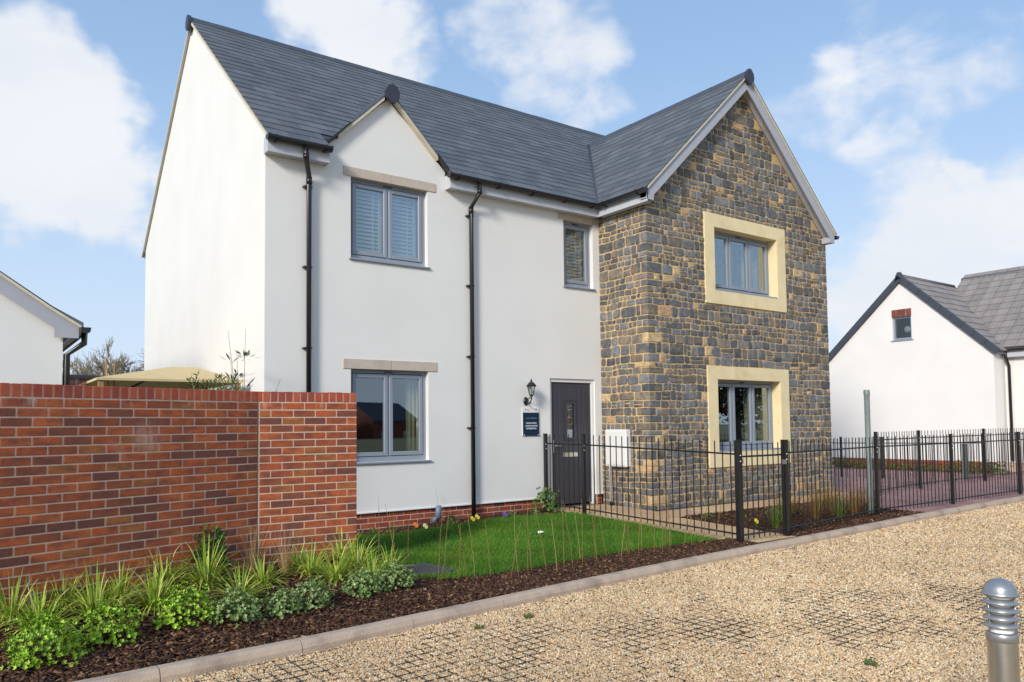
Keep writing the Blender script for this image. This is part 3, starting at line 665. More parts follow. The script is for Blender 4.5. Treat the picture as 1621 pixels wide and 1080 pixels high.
bl = math.hypot(1, TN); B1 = (0, 1/bl, TN/bl); N1 = (0, -TN/bl, 1/bl)
LV = (DR-RY0)*bl
def keep_main(u0, u1, v):
    x0, x1 = u0-.045, u1-.045; z = RZ0+v*TN/bl
    if x0 > 5.9 and z+.3 < zw(min(max(x0, 5.9), WX)) and z+.3 < zw(min(x1, 2*WX-x1) if x1 > WX else x0): return x0 > XR-.2 and False
    return True
def clip_main(u0, u1, v):
    if RY0-.03+v/bl > .05: return u0, u1
    a, e = .81+.045, 2.775+.045
    if u0 >= a and u1 <= e: return 0, 0
    if u0 < a < u1: return u0, a
    if u0 < e < u1: return e, u1
    return u0, u1
slates((-.045, RY0-.03, RZ0-.015-.024), (1, 0, 0), B1, N1, XR+.09, LV+.0, keep_main, clip=clip_main)
bw_ = math.hypot(1, WT); B2 = (1/bw_, 0, WT/bw_); N2 = (-WT/bw_, 0, 1/bw_)
LW = (WX-5.72)*bw_
YV = lambda z: RY0+(z-RZ0)/TN
Y0 = -PJ-.235
slates((5.72-.03, Y0, RZ0-.015-.028), (0, 1, 0), B2, N2, 4.6, LW, lambda u0, u1, v: Y0+u0 < YV(RZ0+v*WT/bw_)+.45)
SL.sort(key=lambda q: -q[0])
for _, q in SL[:300]: q.build('slate', M['slate'], RF)
jb = MB()
for _, q in SL[300:]: jb.add(q.v, q.f, (1, 1, 1)); jb.c[-len(q.f):] = q.c
jb.build('small_slates', M['slate'], RF, kind='stuff')
# plain far slopes
MB().prism([(DR, RZ1-.015), (2*DR-RY0, RZ0-.015), (2*DR-RY0, RZ0), (DR, RZ1)], (-.04, 0, 0), (0, 1, 0), (0, 0, 1), (XR+.08, 0, 0)).build('rear_slope', M['ridge'], RF)
MB().prism([(WX, WZ-.015), (11.18, zw(11.18)-.015), (11.18, zw(11.18)), (WX, WZ)], (0, -PJ-.23, 0), (1, 0, 0), (0, 0, 1), (0, 4.5, 0)).build('rear_slope', M['ridge'], RF)
# ridge tiles
def ridge_run(o, L, dirv_, side, tn, n, parent, w=.15):
    o = Vector(o); d = Vector(dirv_); s = Vector(side); ln = L/n; h = math.hypot(1, tn)
    prof = [(-w/h, -w*tn/h-.004), (0, .012), (w/h, -w*tn/h-.004), (w/h, -w*tn/h+.012), (.02, .034), (-.02, .034), (-w/h, -w*tn/h+.012)]
    me = MB().prism(prof, (0, 0, 0), s, (0, 0, 1), d*(ln-.006)).mesh('ridge_tile', M['ridge'])
    for k in range(n):
        mkobj('ridge_tile', me, parent, loc=o+d*(ln*k)+Vector((0, 0, random.uniform(-.003, .003))))
    return prof
ridge_run((-.05, DR, RZ1), XR+.1, (1, 0, 0), (0, -1, 0), TN, 25, RF)
ridge_run((WX, -PJ-.24, WZ), 4.3, (0, 1, 0), (1, 0, 0), WT, 10, RF)
def endcap(o, side, out, tn, w=.155):
    h = math.hypot(1, tn); prof = [(-w/h, -w*tn/h), (-w/h*.85, -w*tn/h-.07), (-.03, -w*tn/h-.12), (.03, -w*tn/h-.12), (w/h*.85, -w*tn/h-.07), (w/h, -w*tn/h), (w/h*.9, -.03), (.03, .05), (-.03, .05), (-w/h*.9, -.03)]
    MB().prism(prof, o, side, (0, 0, 1), Vector(out)*.06).build('ridge_end_cap', M['cap'], RF)
endcap((-.04, DR, RZ1), (0, 1, 0), (-1, 0, 0), TN); endcap((WX, -PJ-.22, WZ), (1, 0, 0), (0, -1, 0), WT)
# verge undercloak on the left gable, both slopes
for s in (1, -1):
    yA, yB = (RY0, DR) if s > 0 else (2*DR-RY0, DR)
    MB().prism([(yA, RZ0-.028), (yB, RZ1-.028), (yB, RZ1-.075), (yA, RZ0-.075)], (-.05, 0, 0), (0, 1, 0), (0, 0, 1), (.052, 0, 0)).build('verge_undercloak', M['undercloak'], RF)
# valley lining
va = Vector((5.74, RY0+.02, RZ0+.0)); vb = Vector((WX-.02, YV(WZ), WZ-.0))
b = MB(); b.tube([va+Vector((0, 0, -.02)), va+Vector((0, 0, .012)), vb+Vector((0, 0, .012))], .022, 6); b.build('valley_trim', M['verge'], RF)
# dormer gable
DHT = 1.0; dpx = [.826, mid, 2.757]
zd = lambda x: ZD+.09-abs(x-mid)*1.0
b = MB(); ov = .07
b.prism([(.80, zd(.80)), (mid, ZD+.09), (2.785, zd(2.785)), (2.785, zd(2.785)-.07), (mid, ZD+.02), (.80, zd(.80)-.07)], (0, .01, 0), (1, 0, 0), (0, 0, 1), (0, 1.7, 0))
DRM = b.build('gablet_roof', RM['deck'], RF)
for s in (-1, 1):
    xe = mid+s*.985
    b = MB()
    for i in range(6):
        f0, f1 = i/6, (i+1)/6
        xa, xb = xe+(mid-xe)*f0, xe+(mid-xe)*f1
        b.prism([(xa, zd(xa)+.016), (xb, zd(xb)+.008), (xb, zd(xb)), (xa, zd(xa)+.004)], (0, -ov-.02, 0), (1, 0, 0), (0, 0, 1), (0, 1.6, 0), c=S(90, 100, 112))
    b.build('gablet_slates', M['slate'], RF)
    x0_, x1_ = mid+s*.09, mid+s*.80
    MB().prism([(x0_, zd(x0_)-.005), (x1_, zd(x1_)-.005), (x1_, zd(x1_)-.06), (x0_, zd(x0_)-.06)], (0, -ov-.012, 0), (1, 0, 0), (0, 0, 1), (0, .078, 0)).build('verge_undercloak', M['undercloak'], RF)
    x0_, x1_ = mid+s*.79, mid+s*1.0
    if s < 0: x0_ = mid-.62
    MB().prism([(x0_, zd(x0_)+.028), (x1_, zd(x1_)+.028), (x1_, zd(x1_)-.03), (x0_, zd(x0_)-.0)], (0, -ov-.03, 0), (1, 0, 0), (0, 0, 1), (0, .095, 0)).build('verge_clip', M['black'], RF)
ridge_run((mid, -ov, ZD+.10), 1.6, (0, 1, 0), (1, 0, 0), 1., 4, RF, w=.13)
MB().prism([(-.115, -.04), (-.095, -.13), (-.03, -.185), (.05, -.185), (.105, -.13), (.115, -.03), (.07, .055), (.0, .085), (-.07, .05)], (mid+.01, -ov-.03, ZD+.10), (1, 0, 0), (0, 0, 1), (0, -.05, 0)).build('ridge_end_cap', M['cap'], RF)
# ---- fascia, soffit, gutters
ZF = 5.123
def fascia(x0, x1): 
    b = MB(); b.box(x0, x1, -.15, -.003, ZF, ZF+.018); b.box(x0, x1, -.168, -.15, ZF-.008, ZF+.185); b.box(x0-.012, x0, -.168, -.003, ZF-.008, ZF+.2); b.box(x1, x1+.012, -.168, -.003, ZF-.008, ZF+.2)
    b.build('fascia', M['greyboard'], H)
fascia(-.01, .82); fascia(2.765, 5.755)
b = MB(); b.box(5.77, W-.03, -PJ-.14, -.17, ZF, ZF+.018); b.box(5.752, 5.77, -PJ-.2, -.169, ZF-.008, ZF+.185); b.build('fascia', M['greyboard'], H)
arc = [(math.cos(t)*.058, math.sin(t)*.058) for t in np.linspace(math.pi, 2*math.pi, 9)]+[(.058, .006), (.052, .006)]+[(math.cos(t)*.052, math.sin(t)*.052) for t in np.linspace(2*math.pi, math.pi, 9)]+[(-.052, .006), (-.058, .006)]
ZG = RZ0-.055
def gutter(o, a, L, brk, caps=True):
    b = MB(); b.prism(arc, o, a, (0, 0, 1), L); Lv_ = Vector(L); 
    d = Lv_.normalized(); cap = [(math.cos(t)*.062, math.sin(t)*.062) for t in np.linspace(math.pi, 2*math.pi, 9)]+[(.062, .012), (-.062, .012)]
    if caps:
        b.prism(cap, Vector(o)-d*.012, a, (0, 0, 1), d*.035); b.prism(cap, Vector(o)+Lv_-d*.023, a, (0, 0, 1), d*.035)
    g = b.build('gutter', M['black'], H)
    for t in brk:
        MB().prism([(-.066, .012), (-.066, -.03), (-.03, -.07), (.03, -.07), (.066, -.06), (.078, -.04), (.078, .0), (.06, .012), (.06, -.02), (.02, -.058), (-.02, -.058), (-.056, -.02), (-.056, .012)], Vector(o)+Lv_*t-d*.012, a, (0, 0, 1), d*.024).build('bracket', M['black'], g)
    return g
gutter((-.04, -.232, ZG), (0, 1, 0), (.86, 0, 0), (.12, .9)); gutter((2.70, -.232, ZG), (0, 1, 0), (3.02, 0, 0), (.05, .3, .52, .75, .95))
gutter((5.688, -.30, ZG), (1, 0, 0), (0, -PJ+.08, 0), (.1, .85))
gutter((11.24, -PJ-.2, zw(11.16)-.06), (1, 0, 0), (0, 1.1, 0), (.3,))
def downpipe(x, xt, zb):
    b = MB(); b.tube([(xt, -.232, ZG-.03), (xt, -.232, ZG-.20), (x, -.062, ZG-.40), (x, -.062, ZG-.5), (x, -.062, zb)], .034, 12)
    b.tube([(xt, -.232, ZG-.15), (xt, -.232, ZG-.215)], .041, 12); b.tube([(x, -.062, ZG-.40), (x, -.062, ZG-.5)], .041, 12); b.tube([(x, -.062, zb), (x-.0, -.08, zb-.05)], .04, 12)
    o = b.build('downpipe', M['black'], H)
    z = ZG-.53
    while z > .4:
        MB().box(x-.075, x+.045, -.075, .0, z-.012, z+.012, bev=.004).build('pipe_clip', M['black'], o); z -= 1.1
downpipe(.577, .47, .12); downpipe(3.189, 3.24, .1)
# ---- barge boards on the stone gable
yb = -PJ-.20
for s in (-1, 1):
    xe = 5.75 if s < 0 else 11.14
    xm = WX
    b = MB(); b.prism([(xe, zw(xe)-.06), (xm, WZ-.06), (xm, WZ-.30), (xe+s*-.16, zw(xe+s*-.16)-.30), (xe+s*-.16, zw(xe)-.235), (xe, zw(xe)-.235)][::(1 if s < 0 else 1)], (0, yb, 0), (1, 0, 0), (0, 0, 1), (0, .02, 0)); b.build('barge_board', M['barge'], H)
    b = MB(); b.prism([(xe, zw(xe)-.024), (xm, WZ-.024), (xm, WZ-.072), (xe, zw(xe)-.072)], (0, yb-.028, 0), (1, 0, 0), (0, 0, 1), (0, .06, 0)); b.build('verge_undercloak', M['undercloak'], RF)
    b = MB(); b.prism([(xe, zw(xe)-.20), (xm, WZ-.20), (xm, WZ-.215), (xe, zw(xe)-.215)], (0, yb+.021, 0), (1, 0, 0), (0, 0, 1), (0, .16, 0)); b.build('barge_soffit', M['greyboard'], H)
    x0_, x1_ = (xe, xe+.16) if s < 0 else (xe-.16, xe)
    MB().box(x0_+.002, x1_-.002, yb+.021, -PJ+(.0 if s > 0 else -.05), zw(xe)-.232, zw(xe)-.12).build('barge_box', M['barge'], H)

# ------------------------------------------------------------------ brick garden wall
B1p, B2p, B3p = Vector((.199, -2.418, 0)), Vector((-.821, -2.356, 0)), Vector((-2.947, -3.055, 0))
BZ = 1.865
GW = empty('brick_garden_wall', (B2p.x, B2p.y, 0), 'red brick garden wall with brick-on-edge coping in front of the house', 'wall')
GBC = [S(178, 90, 50), S(166, 84, 48), S(184, 98, 54), S(160, 84, 50), S(134, 76, 56), S(116, 68, 56), S(164, 100, 54), S(148, 80, 50)]
GBM = [brick_mesh(.215, .065, .226, c, M['brick']) for c in GBC]; GBH = [brick_mesh(.1025, .065, .226, c, M['brick']) for c in GBC]; GBQ = [brick_mesh(.15, .065, .226, c, M['brick']) for c in GBC]
CPM = [MB().cbox((0, 0, 0), (.0325, .1145, .05), .004, c).mesh('coping_brick', M['copingbrick']) for c in (S(172, 80, 56), S(160, 74, 54), S(178, 90, 62), S(150, 72, 58))]
bricks = []
def wall_run(A, B, L, start_half):
    d = (B-A).normalized(); ang = math.atan2(d.y, d.x); nrm = Vector((-d.y, d.x, 0)); loc0 = A-Vector((B2p.x, B2p.y, 0))
    core = MB(); q = [loc0, loc0+d*L, loc0+d*L+nrm*.2, loc0+nrm*.2]; n0 = nrm*-.0095
    core.add([Vector((p.x, p.y, 0))+n0*(1 if i < 2 else -1)-Vector((0, 0, .1)) for i, p in enumerate(q)]+[Vector((p.x, p.y, BZ-.012))+n0*(1 if i < 2 else -1) for i, p in enumerate(q)], [(0, 1, 5, 4), (1, 2, 6, 5), (2, 3, 7, 6), (3, 0, 4, 7), (4, 5, 6, 7)])
    core.build('mortar_core', M['mortar_grey'], GW)
    for r in range(25):
        z = BZ-.1025-.0425-.075*r
        t = L; first = True
        while t > .02:
            if first and (r % 2 == start_half): w, ms = .1025, GBH
            else: w, ms = .215, GBM
            first = False
            if t-w < 0:
                if t > .14: w, ms = min(.15, t), GBQ
                elif t > .09: w, ms = .1025, GBH
                else: break
            c = loc0+d*(t-w/2)+nrm*.1
            p = (c.x, c.y, z); wp = Vector(p)+Vector((B2p.x, B2p.y, 0))
            bricks.append((w/(wp-CAM).length, ms[random.choices(range(8), (5, 5, 4, 4, 3, 3, 3, 3))[0]], p, ang+random.uniform(-.004, .004)))
            t -= w+.01
    t = L-.0375
    while t > 0:
        c = loc0+d*t+nrm*.1; mkobj('coping_brick', random.choice(CPM), GW, loc=(c.x, c.y, BZ-.05+random.uniform(-.002, .002)), rz=ang); t -= .075
B0p = B3p+(B3p-B2p).normalized()*.75
wall_run(B2p, B1p, (B1p-B2p).length, 0); wall_run(B0p, B2p-(B2p-B3p).normalized()*.008, (B2p-B0p).length-.008, 1)
MB().box(-.004, .004, -.0135, .1, -.05, BZ-.1025).build('movement_joint', M['bark'], GW, rz=rad(7))
bricks.sort(key=lambda q: (q[2][2] < .05, -q[0]))
for _, me, p, a in bricks[:300]: mkobj('brick', me, GW, loc=p, rz=a)
jb = MB()
for _, me, p, a in bricks[300:]:
    ca, sa = math.cos(a), math.sin(a); cc = me.attributes['Col'].data[0].color
    jb.add([(p[0]+v.co.x*ca-v.co.y*sa, p[1]+v.co.x*sa+v.co.y*ca, p[2]+v.co.z) for v in me.vertices], [list(f.vertices) for f in me.polygons], tuple(cc[:3]))
jb.build('other_bricks', M['brick'], GW, kind='stuff')

# ------------------------------------------------------------------ wall lantern, sign, meter box
o = empty('wall_lantern', (4.25, 0, 1.89), 'black carriage lantern fixed to the white wall left of the front door', 'lantern')
MB().lathe([(0, 0), (.05, .0), (.055, .012), (.03, .03), (0, .034)], n=20).build('backplate', M['black'], o).rotation_euler = (rad(90), 0, 0)
o.children[0].scale = (.9, 1.3, 1)
MB().tube([(0, -.02, -.0), (0, -.06, -.045), (.0, -.12, -.04), (.0, -.16, .03), (0, -.16, .08)], [.012, .011, .011, .011, .016], 8).tube([(0, -.02, .03), (0, -.07, .03), (0, -.13, .06)], .008, 8).build('arm', M['black'], o)
lx, ly = 0., -.16
b = MB(); b.lathe([(.0, .07), (.035, .08), (.038, .095), (0, .1)], (lx, ly, 0), 6, sm=False); b.build('lantern_base', M['black'], o)
b = MB()
for k in range(6):
    a = k*math.pi/3; b.tube([(lx+.034*math.cos(a), ly+.034*math.sin(a), .095), (lx+.068*math.cos(a), ly+.068*math.sin(a), .24)], .005, 5)
b.build('cage', M['black'], o)
MB().lathe([(.031, .097), (.064, .238)], (lx, ly, 0), 6, sm=False).build('lantern_glass', M['glass'], o)
MB().lathe([(.088, .235), (.09, .245), (.05, .29), (.02, .31), (.018, .325), (.012, .33), (.014, .345), (0, .36)], (lx, ly, 0), 6, sm=False).build('lantern_roof', M['black'], o)
MB().lathe([(.018, .1), (.02, .17), (.0, .2)], (lx, ly, 0), 8).build('bulb', M['white'], o)
o = empty('wall_sign', (4.345, 0, 1.515), 'navy blue plaque with small white lettering mounted below the lantern', 'sign')
MB().box(-.175, .175, -.012, -.001, -.19, .27, bev=.003).build('backing_panel', M['render'], o)
MB().box(-.163, .163, -.022, -.012, -.19, .19, bev=.003).build('plaque', M['bluesign'], o)
for sx in (-.145, .145): MB().lathe([(.012, 0), (.012, .006), (0, .007)], n=10).build('fixing', M['steel'], o, loc=(sx, -.022, -.175)).rotation_euler = (rad(90), 0, 0)
def marks(name, m, z, x0, x1, h, seed):
    r = random.Random(seed); b = MB(); x = x0
    while x < x1:
        w = r.uniform(.009, .016); w = min(w, x1-x); st = .0035
        b.box(x, x+st, -.0238, -.0222, z-h/2, z+h/2); b.box(x+w-st, x+w, -.0238, -.0222, z-h/2, z+h/2*r.choice((.2, 1)))
        if w > .01: b.box(x+st, x+w-st, -.0238, -.0222, z+h*r.choice((-.5, -.1, .36)), z+h*r.choice((-.5, -.1, .36))+st)
        x += w+.006
    b.build(name, m, o)
marks('lettering', M['signwhite'], .02, -.105, .105, .026, 1); marks('lettering', M['signwhite'], -.025, -.125, .125, .024, 2); marks('lettering', M['signwhite'], -.068, -.105, .105, .026, 3); marks('small_print', M['signteal'], .098, -.11, .11, .018, 4)
b = MB(); b.box(-.12, -.07, -.0136, -.0122, .235, .243); b.box(-.065, -.03, -.0136, -.0122, .222, .230); b.box(.10, .125, -.0136, -.0122, .232, .244); b.build('panel_mark', M['iron'], o)
o = empty('meter_box', (5.86, -.45, .78), 'white utility meter box on the stone side wall beside the door', 'meter box')
MB().box(-.06, .06, -.255, .255, 0, .63, bev=.015).build('box_body', M['white'], o); MB().box(-.07, -.06, -.225, .225, .03, .60, bev=.004).build('box_lid', M['white'], o)
MB().tube([(-.03, .16, .0), (-.03, .15, -.57), (-.03, .15, -.62)], .02, 10).build('conduit', M['white'], o); MB().tube([(-.03, .15, -.60), (-.03, .15, -.68)], .032, 10).build('conduit_shoe', M['black'], o)

# ------------------------------------------------------------------ railings
FH = 1.255
BARM = MB().box(-.006, .006, -.006, .006, .06, FH-.0, bev=.0015).mesh('bar', M['blackmetal'])
def post_mesh(w, h): return MB().box(-w/2, w/2, -w/2, w/2, -.1, h, bev=.004).box(-w/2-.003, w/2+.003, -w/2-.003, w/2+.003, h, h+.008, bev=.002).mesh('post', M['blackmetal'])
PST = post_mesh(.052, FH); GPST = post_mesh(.072, FH+.01); BOLT = MB().lathe([(.011, 0), (.011, .01), (0, .012)], n=8).mesh('bolt', M['steel'])
def fence(name, label, posts, zf, spacing=.12, gp=(), cat='fence', bars_h=None):
    o = empty(name, (posts[0][0], posts[0][1], 0), label, cat); ox, oy = posts[0][:2]
    for k, p in enumerate(posts):
        if k in gp: me = GPST
        else: me = PST
        P = mkobj('post', me, o, loc=(p[0]-ox, p[1]-oy, zf(*p)-.0))
        for zz in (FH-.17, FH-.24): mkobj('bolt', BOLT, P, loc=(-.01, -.037 if k in gp else -.027, zz)).rotation_euler = (rad(90), 0, 0)
    for k in range(len(posts)-1):
        A, B = Vector((posts[k][0]-ox, posts[k][1]-oy, zf(*posts[k]))), Vector((posts[k+1][0]-ox, posts[k+1][1]-oy, zf(*posts[k+1]))); d = B-A; L = d.length; n = max(2, round(L/spacing)); ang = math.atan2(d.y, d.x)
        for zz in (FH-.155, .115):
            b = MB(); b.tube([A+Vector((0, 0, zz)), B+Vector((0, 0, zz))], .011, 4, sm=False); b.build('rail', M['blackmetal'], o)
        for i in range(1, n):
            p = A+d*(i/n); q = mkobj('bar', BARM, o, loc=p, rz=ang); q.rotation_euler = (random.uniform(-.004, .004), random.uniform(-.004, .004), ang)
    return o
fence('railing_fence', 'black railing fence between the lawn and the front path', [(4.62, -.04), (4.62, -.985), (4.62, -3.885)], lambda x, y: .012+.085*min(1, max(0, (y+3.9)/3.2)), gp=(2,))
front_y = lambda x: float(np.interp(x, (5.6, 8.5, 11, 13.8, 24), (-3.86, -3.50, -3.52, -3.52, -3.3)))
fence('railing_fence', 'long black railing fence running right from the gate along the gravel', [(5.61, -3.86)]+[(x, front_y(x)) for x in (8.52, 10.97, 13.77, 16.4)], lambda x, y: .0, gp=(0,))
fence('railing_fence', 'black railing fence across the purple paving beyond the front railings', [(11.35, -1.95), (13.67, -1.64), (16.9, -1.6), (19.6, -1.55)], lambda x, y: .03, .14)
fence('railing_fence', 'farthest black railing fence, before the white bungalow gable', [(14.2, 5.4), (15.8, 1.45), (16.1, .5), (17.4, -1.4)], lambda x, y: -.17, .14)
# gate
gt = empty('garden_gate', (4.66, -3.872, 0), 'low black railing gate at the end of the front path', 'gate')
GW_ = .91
for zz in (FH-.175, .11): MB().tube([(.02, 0, zz), (GW_, 0, zz)], .012, 4, sm=False).build('rail', M['blackmetal'], gt)
for k in range(9): mkobj('bar', BARM, gt, loc=(.03+(GW_-.04)*k/8, 0, -.01))
MB().box(-.03, .04, -.03, -.015, FH-.26, FH-.2).build('hinge', M['steel'], gt); MB().box(GW_-.05, GW_+.02, -.03, -.012, FH-.30, FH-.24).build('latch', M['steel'], gt)

# ------------------------------------------------------------------ grey post, bollards
o = empty('steel_post', (8.72, -3.27, 0), 'tall grey-green galvanised steel post standing behind the front railings', 'post')
MB().lathe([(.043, 0), (.043, 1.98), (.0, 1.98)], n=20).build('pole', M['galv'], o); MB().lathe([(.048, 1.93), (.048, 2.0), (.044, 2.01), (0, 2.012)], n=20).build('pole_cap', M['galv'], o)
MB().box(.03, .062, -.02, .02, 1.9, 1.97, bev=.003).build('bracket', M['galv'], o); MB().lathe([(.047, .0), (.047, .45), (.043, .46)], n=20).build('sleeve', M['galv'], o)
o = empty('bollard_light', (.335, -8.515, -.06), 'stainless steel bollard light with louvred head and domed cap on the gravel', 'bollard')
o.rotation_euler = (rad(-1.0), rad(1.6), 0)
hb = .675
MB().lathe([(.057, 0), (.057, hb)], n=40).build('shaft', M['steel'], o)
MB().lathe([(.0575, hb-.03), (.0600, hb-.028), (.0600, hb), (.057, hb+.006), (.04, hb+.008)], n=40).build('collar', M['alu'], o)
MB().lathe([(.044, hb), (.044, hb+.18)], n=32).build('diffuser', M['diffuser'], o)
for k in range(4):
    z = hb+.032+k*.0315; MB().lathe([(.046, z+.020), (.068, z+.002), (.068, z-.002), (.046, z+.014)], n=40).build('louvre', M['alu'], o)
for k in range(3):
    a = k*2*math.pi/3+.5; MB().tube([(.054*math.cos(a), .054*math.sin(a), hb), (.054*math.cos(a), .054*math.sin(a), hb+.17)], .004, 6).build('rod', M['alu'], o)
MB().lathe([(.04, hb+.155), (.068, hb+.158), (.069, hb+.164), (.064, hb+.169), (.06, hb+.188), (.048, hb+.208), (.03, hb+.221), (.012, hb+.227), (0, hb+.228)], n=40).build('dome_cap', M['alu'], o)
o = empty('parking_bollard', (17.28, -.99, .03), 'short pale grey bollard on the purple paving before the white bungalow', 'bollard')
MB().box(-.055, .055, -.055, .055, 0, .84, bev=.01).build('shaft', M['galv'], o); MB().box(-.06, .06, -.06, .06, .84, .87, bev=.012).build('top_cap', M['galv'], o)

# ------------------------------------------------------------------ small things in the garden
o = empty('drain_cover', (.56, -3.12, hgt(.56, -3.12)+.032), 'grey chequered metal drain cover let into the lawn corner', 'drain cover', rz=rad(8))
MB().box(-.26, .26, -.26, .26, -.05, .0, bev=.006).build('cover_frame', M['iron'], o)
for i in range(9):
    for s in (0, 1): MB().box(-.22, .22, -.006, .006, 0, .006).build('tread_bar', M['iron'], o, loc=(0 if s else -.2+i*.05, -.2+i*.05 if s else 0, 0), rz=0 if s else math.pi/2)
o = empty('garden_spotlight', (2.52, -.14, hgt(2.5, -.14)), 'small blue-grey garden spotlight standing against the brick plinth', 'spotlight')
MB().tube([(0, 0, 0), (0, 0, .12)], .012, 8).build('stake', M['black'], o); MB().tube([(-.10, -.02, .07), (-.02, 0, .10)], .03, 10).build('base_block', M['bluegrey'], o); MB().tube([(.0, 0, .1), (.01, .01, .28)], [.05, .038], 12).build('lamp_body', M['bluegrey'], o); MB().tube([(.01, .02, .28), (.01, .08, .5)], .0025, 5).build('cable', M['frame'], o)
b = MB(); b.add([(-.05, -.02, .0), (.04, -.03, .012), (.06, .03, .0), (-.03, .03, .02), (0, 0, .028)], [(0, 1, 4), (1, 2, 4), (2, 3, 4), (3, 0, 4), (0, 3, 2, 1)], (.8, .8, .76)); b.build('paper_scrap', M['petal'], label='small crumpled white scrap lying on the lawn', cat='litter', loc=(2.95, -2.03, hgt(2.95, -2.03)+.045))

# ------------------------------------------------------------------ vegetation helpers
def blade(b, p, d, L, w, droop, c, segs=4):
    p = Vector(p); d = Vector(d).normalized(); side = d.cross(Vector((0, 0, 1)))
    side = side.normalized() if side.length > .01 else Vector((1, 0, 0))
    pts = []; q = p.copy(); dd = d.copy()
    for i in range(segs+1):
        t = i/segs; ww = w*(1-t)**.7*(.75+.5*t)
        pts += [q-side*ww, q+side*ww]; q = q+dd*(L/segs); dd = (dd+Vector((d.x*.3, d.y*.3, -1))*droop/segs).normalized()
    b.add(pts, [(2*i, 2*i+1, 2*i+3, 2*i+2) for i in range(segs)], c)
def grass_clump(n, h, spread, cols, w=.006, droop=(.4, 1.6), base=.04, up=(.35, 1.)):
    b = MB()
    for _ in range(n):
        a = random.uniform(0, 2*math.pi); r = base*math.sqrt(random.random()); t = random.uniform(.05, spread)
        d = (math.cos(a)*t, math.sin(a)*t, 1); L = h*random.uniform(*up)
        c = random.choice(cols); k = random.uniform(.75, 1.25)
        blade(b, (math.cos(a)*r, math.sin(a)*r, -.01), d, L, w*random.uniform(.7, 1.2), random.uniform(*droop), (c[0]*k, c[1]*k, c[2]*k))
    return b
def leafquad(b, p, n, L, w, c):
    n = Vector(n).normalized(); t = n.cross(Vector((random.uniform(-1, 1), random.uniform(-1, 1), random.uniform(-1, 1)))); t.normalize(); s = n.cross(t); p = Vector(p)
    b.add([p-t*L*.5, p+s*w*.5+n*w*.12, p+t*L*.5, p-s*w*.5+n*w*.12], [(0, 1, 2, 3)], c)
SEED = [0.]
def bush(n, rx, rz, cols, L=.03, w=.014, rosette=5):
    b = MB(); SEED[0] += 3.7
    for _ in range(n):
        a = random.uniform(0, 2*math.pi); e = math.asin(random.uniform(-.15, 1)); rr = random.uniform(.55, 1.0)**.6*(1+.5*noise.noise(Vector((math.cos(a)*2.4+SEED[0], math.sin(a)*2.4, e*2.6))))*random.choice((1, 1, 1, 1, 1.12))
        d = Vector((math.cos(a)*math.cos(e), math.sin(a)*math.cos(e), math.sin(e))); p = Vector((d.x*rx*rr, d.y*rx*rr, max(.01, rz*.25+d.z*rz*.8*rr)))
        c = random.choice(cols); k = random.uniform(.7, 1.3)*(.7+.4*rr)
        ax = (d+Vector((0, 0, .7))+Vector((random.uniform(-.4, .4), random.uniform(-.4, .4), 0))).normalized()
        for j in range(rosette):
            q = j/rosette*2*math.pi+random.uniform(-.4, .4); t = ax.orthogonal().normalized(); s = ax.cross(t); o_ = (t*math.cos(q)+s*math.sin(q)); f = (o_*.8+ax*.75).normalized(); sd = f.cross(ax).normalized(); kk = k*random.uniform(.85, 1.15)
            b.add([p, p+f*L*.5+sd*w*.5, p+f*L, p+f*L*.5-sd*w*.5], [(0, 1, 2, 3)], (c[0]*kk, c[1]*kk, c[2]*kk))
    for k in range(7):
        a = k*.9; b.tube([(0, 0, -.02), (math.cos(a)*rx*.3, math.sin(a)*rx*.3, rz*.4), (math.cos(a)*rx*.6, math.sin(a)*rx*.6, rz*.7)], [.006, .004, .002], 4, (.06, .04, .02))
    return b
YG = [S(138, 168, 46), S(168, 186, 66), S(114, 150, 42), S(206, 204, 116), S(126, 160, 40), S(186, 194, 88)]
CL = [grass_clump(150, .44, 1.15, YG, .0075, (.7, 2.4), .05, (.4, 1.)).mesh('striped_grass', M['leaf']) for _ in range(4)]
clumps = [(-2.86, -3.25, 1.), (-2.51, -2.95, 1.0), (-2.71, -3.55, 1.15), (-2.35, -3.46, 1.15), (-2.12, -2.98, .9), (-1.73, -2.72, 1.1), (-1.93, -3.38, 1.05), (-1.43, -2.92, 1.25), (-1., -3.11, .95), (-1.3, -3.48, 1.), (-.5, -2.62, .8), (-.5, -2.95, 1.), (-.04, -2.62, 1.1), (-.39, -3.3, 1.05), (-.04, -2.97, 1.05), (-.12, -3.48, .9), (.18, -3.2, .8)]
def pxof(x, y): d = Vector((x, y, 0))-CAM; return d.dot(r2)/d.dot(fw)
for k, (x, y, s) in enumerate(sorted(clumps, key=lambda q: pxof(q[0], q[1]))):
    o = mkobj('striped_grass_clump', CL[k % 4], None, f'yellow-green striped grass clump by the brick wall, {ORD[k]} from the left', 'grass plant', 'striped grass clumps along the brick wall', None, (x, y, hgt(x, y)), random.uniform(0, 6)); o.scale = (s, s, s*random.uniform(.9, 1.1))
BG = [S(120, 158, 36), S(142, 178, 50), S(98, 140, 30), S(160, 188, 70)]; GG = [S(108, 134, 74), S(130, 152, 90), S(90, 120, 60), S(152, 168, 112)]
BB = [bush(560, .23, .30, BG, .026, .012).mesh('bright_bush', M['leaf']) for _ in range(3)]; BGm = [bush(430, .19, .26, GG, .028, .012).mesh('grey_bush', M['leaf']) for _ in range(2)]
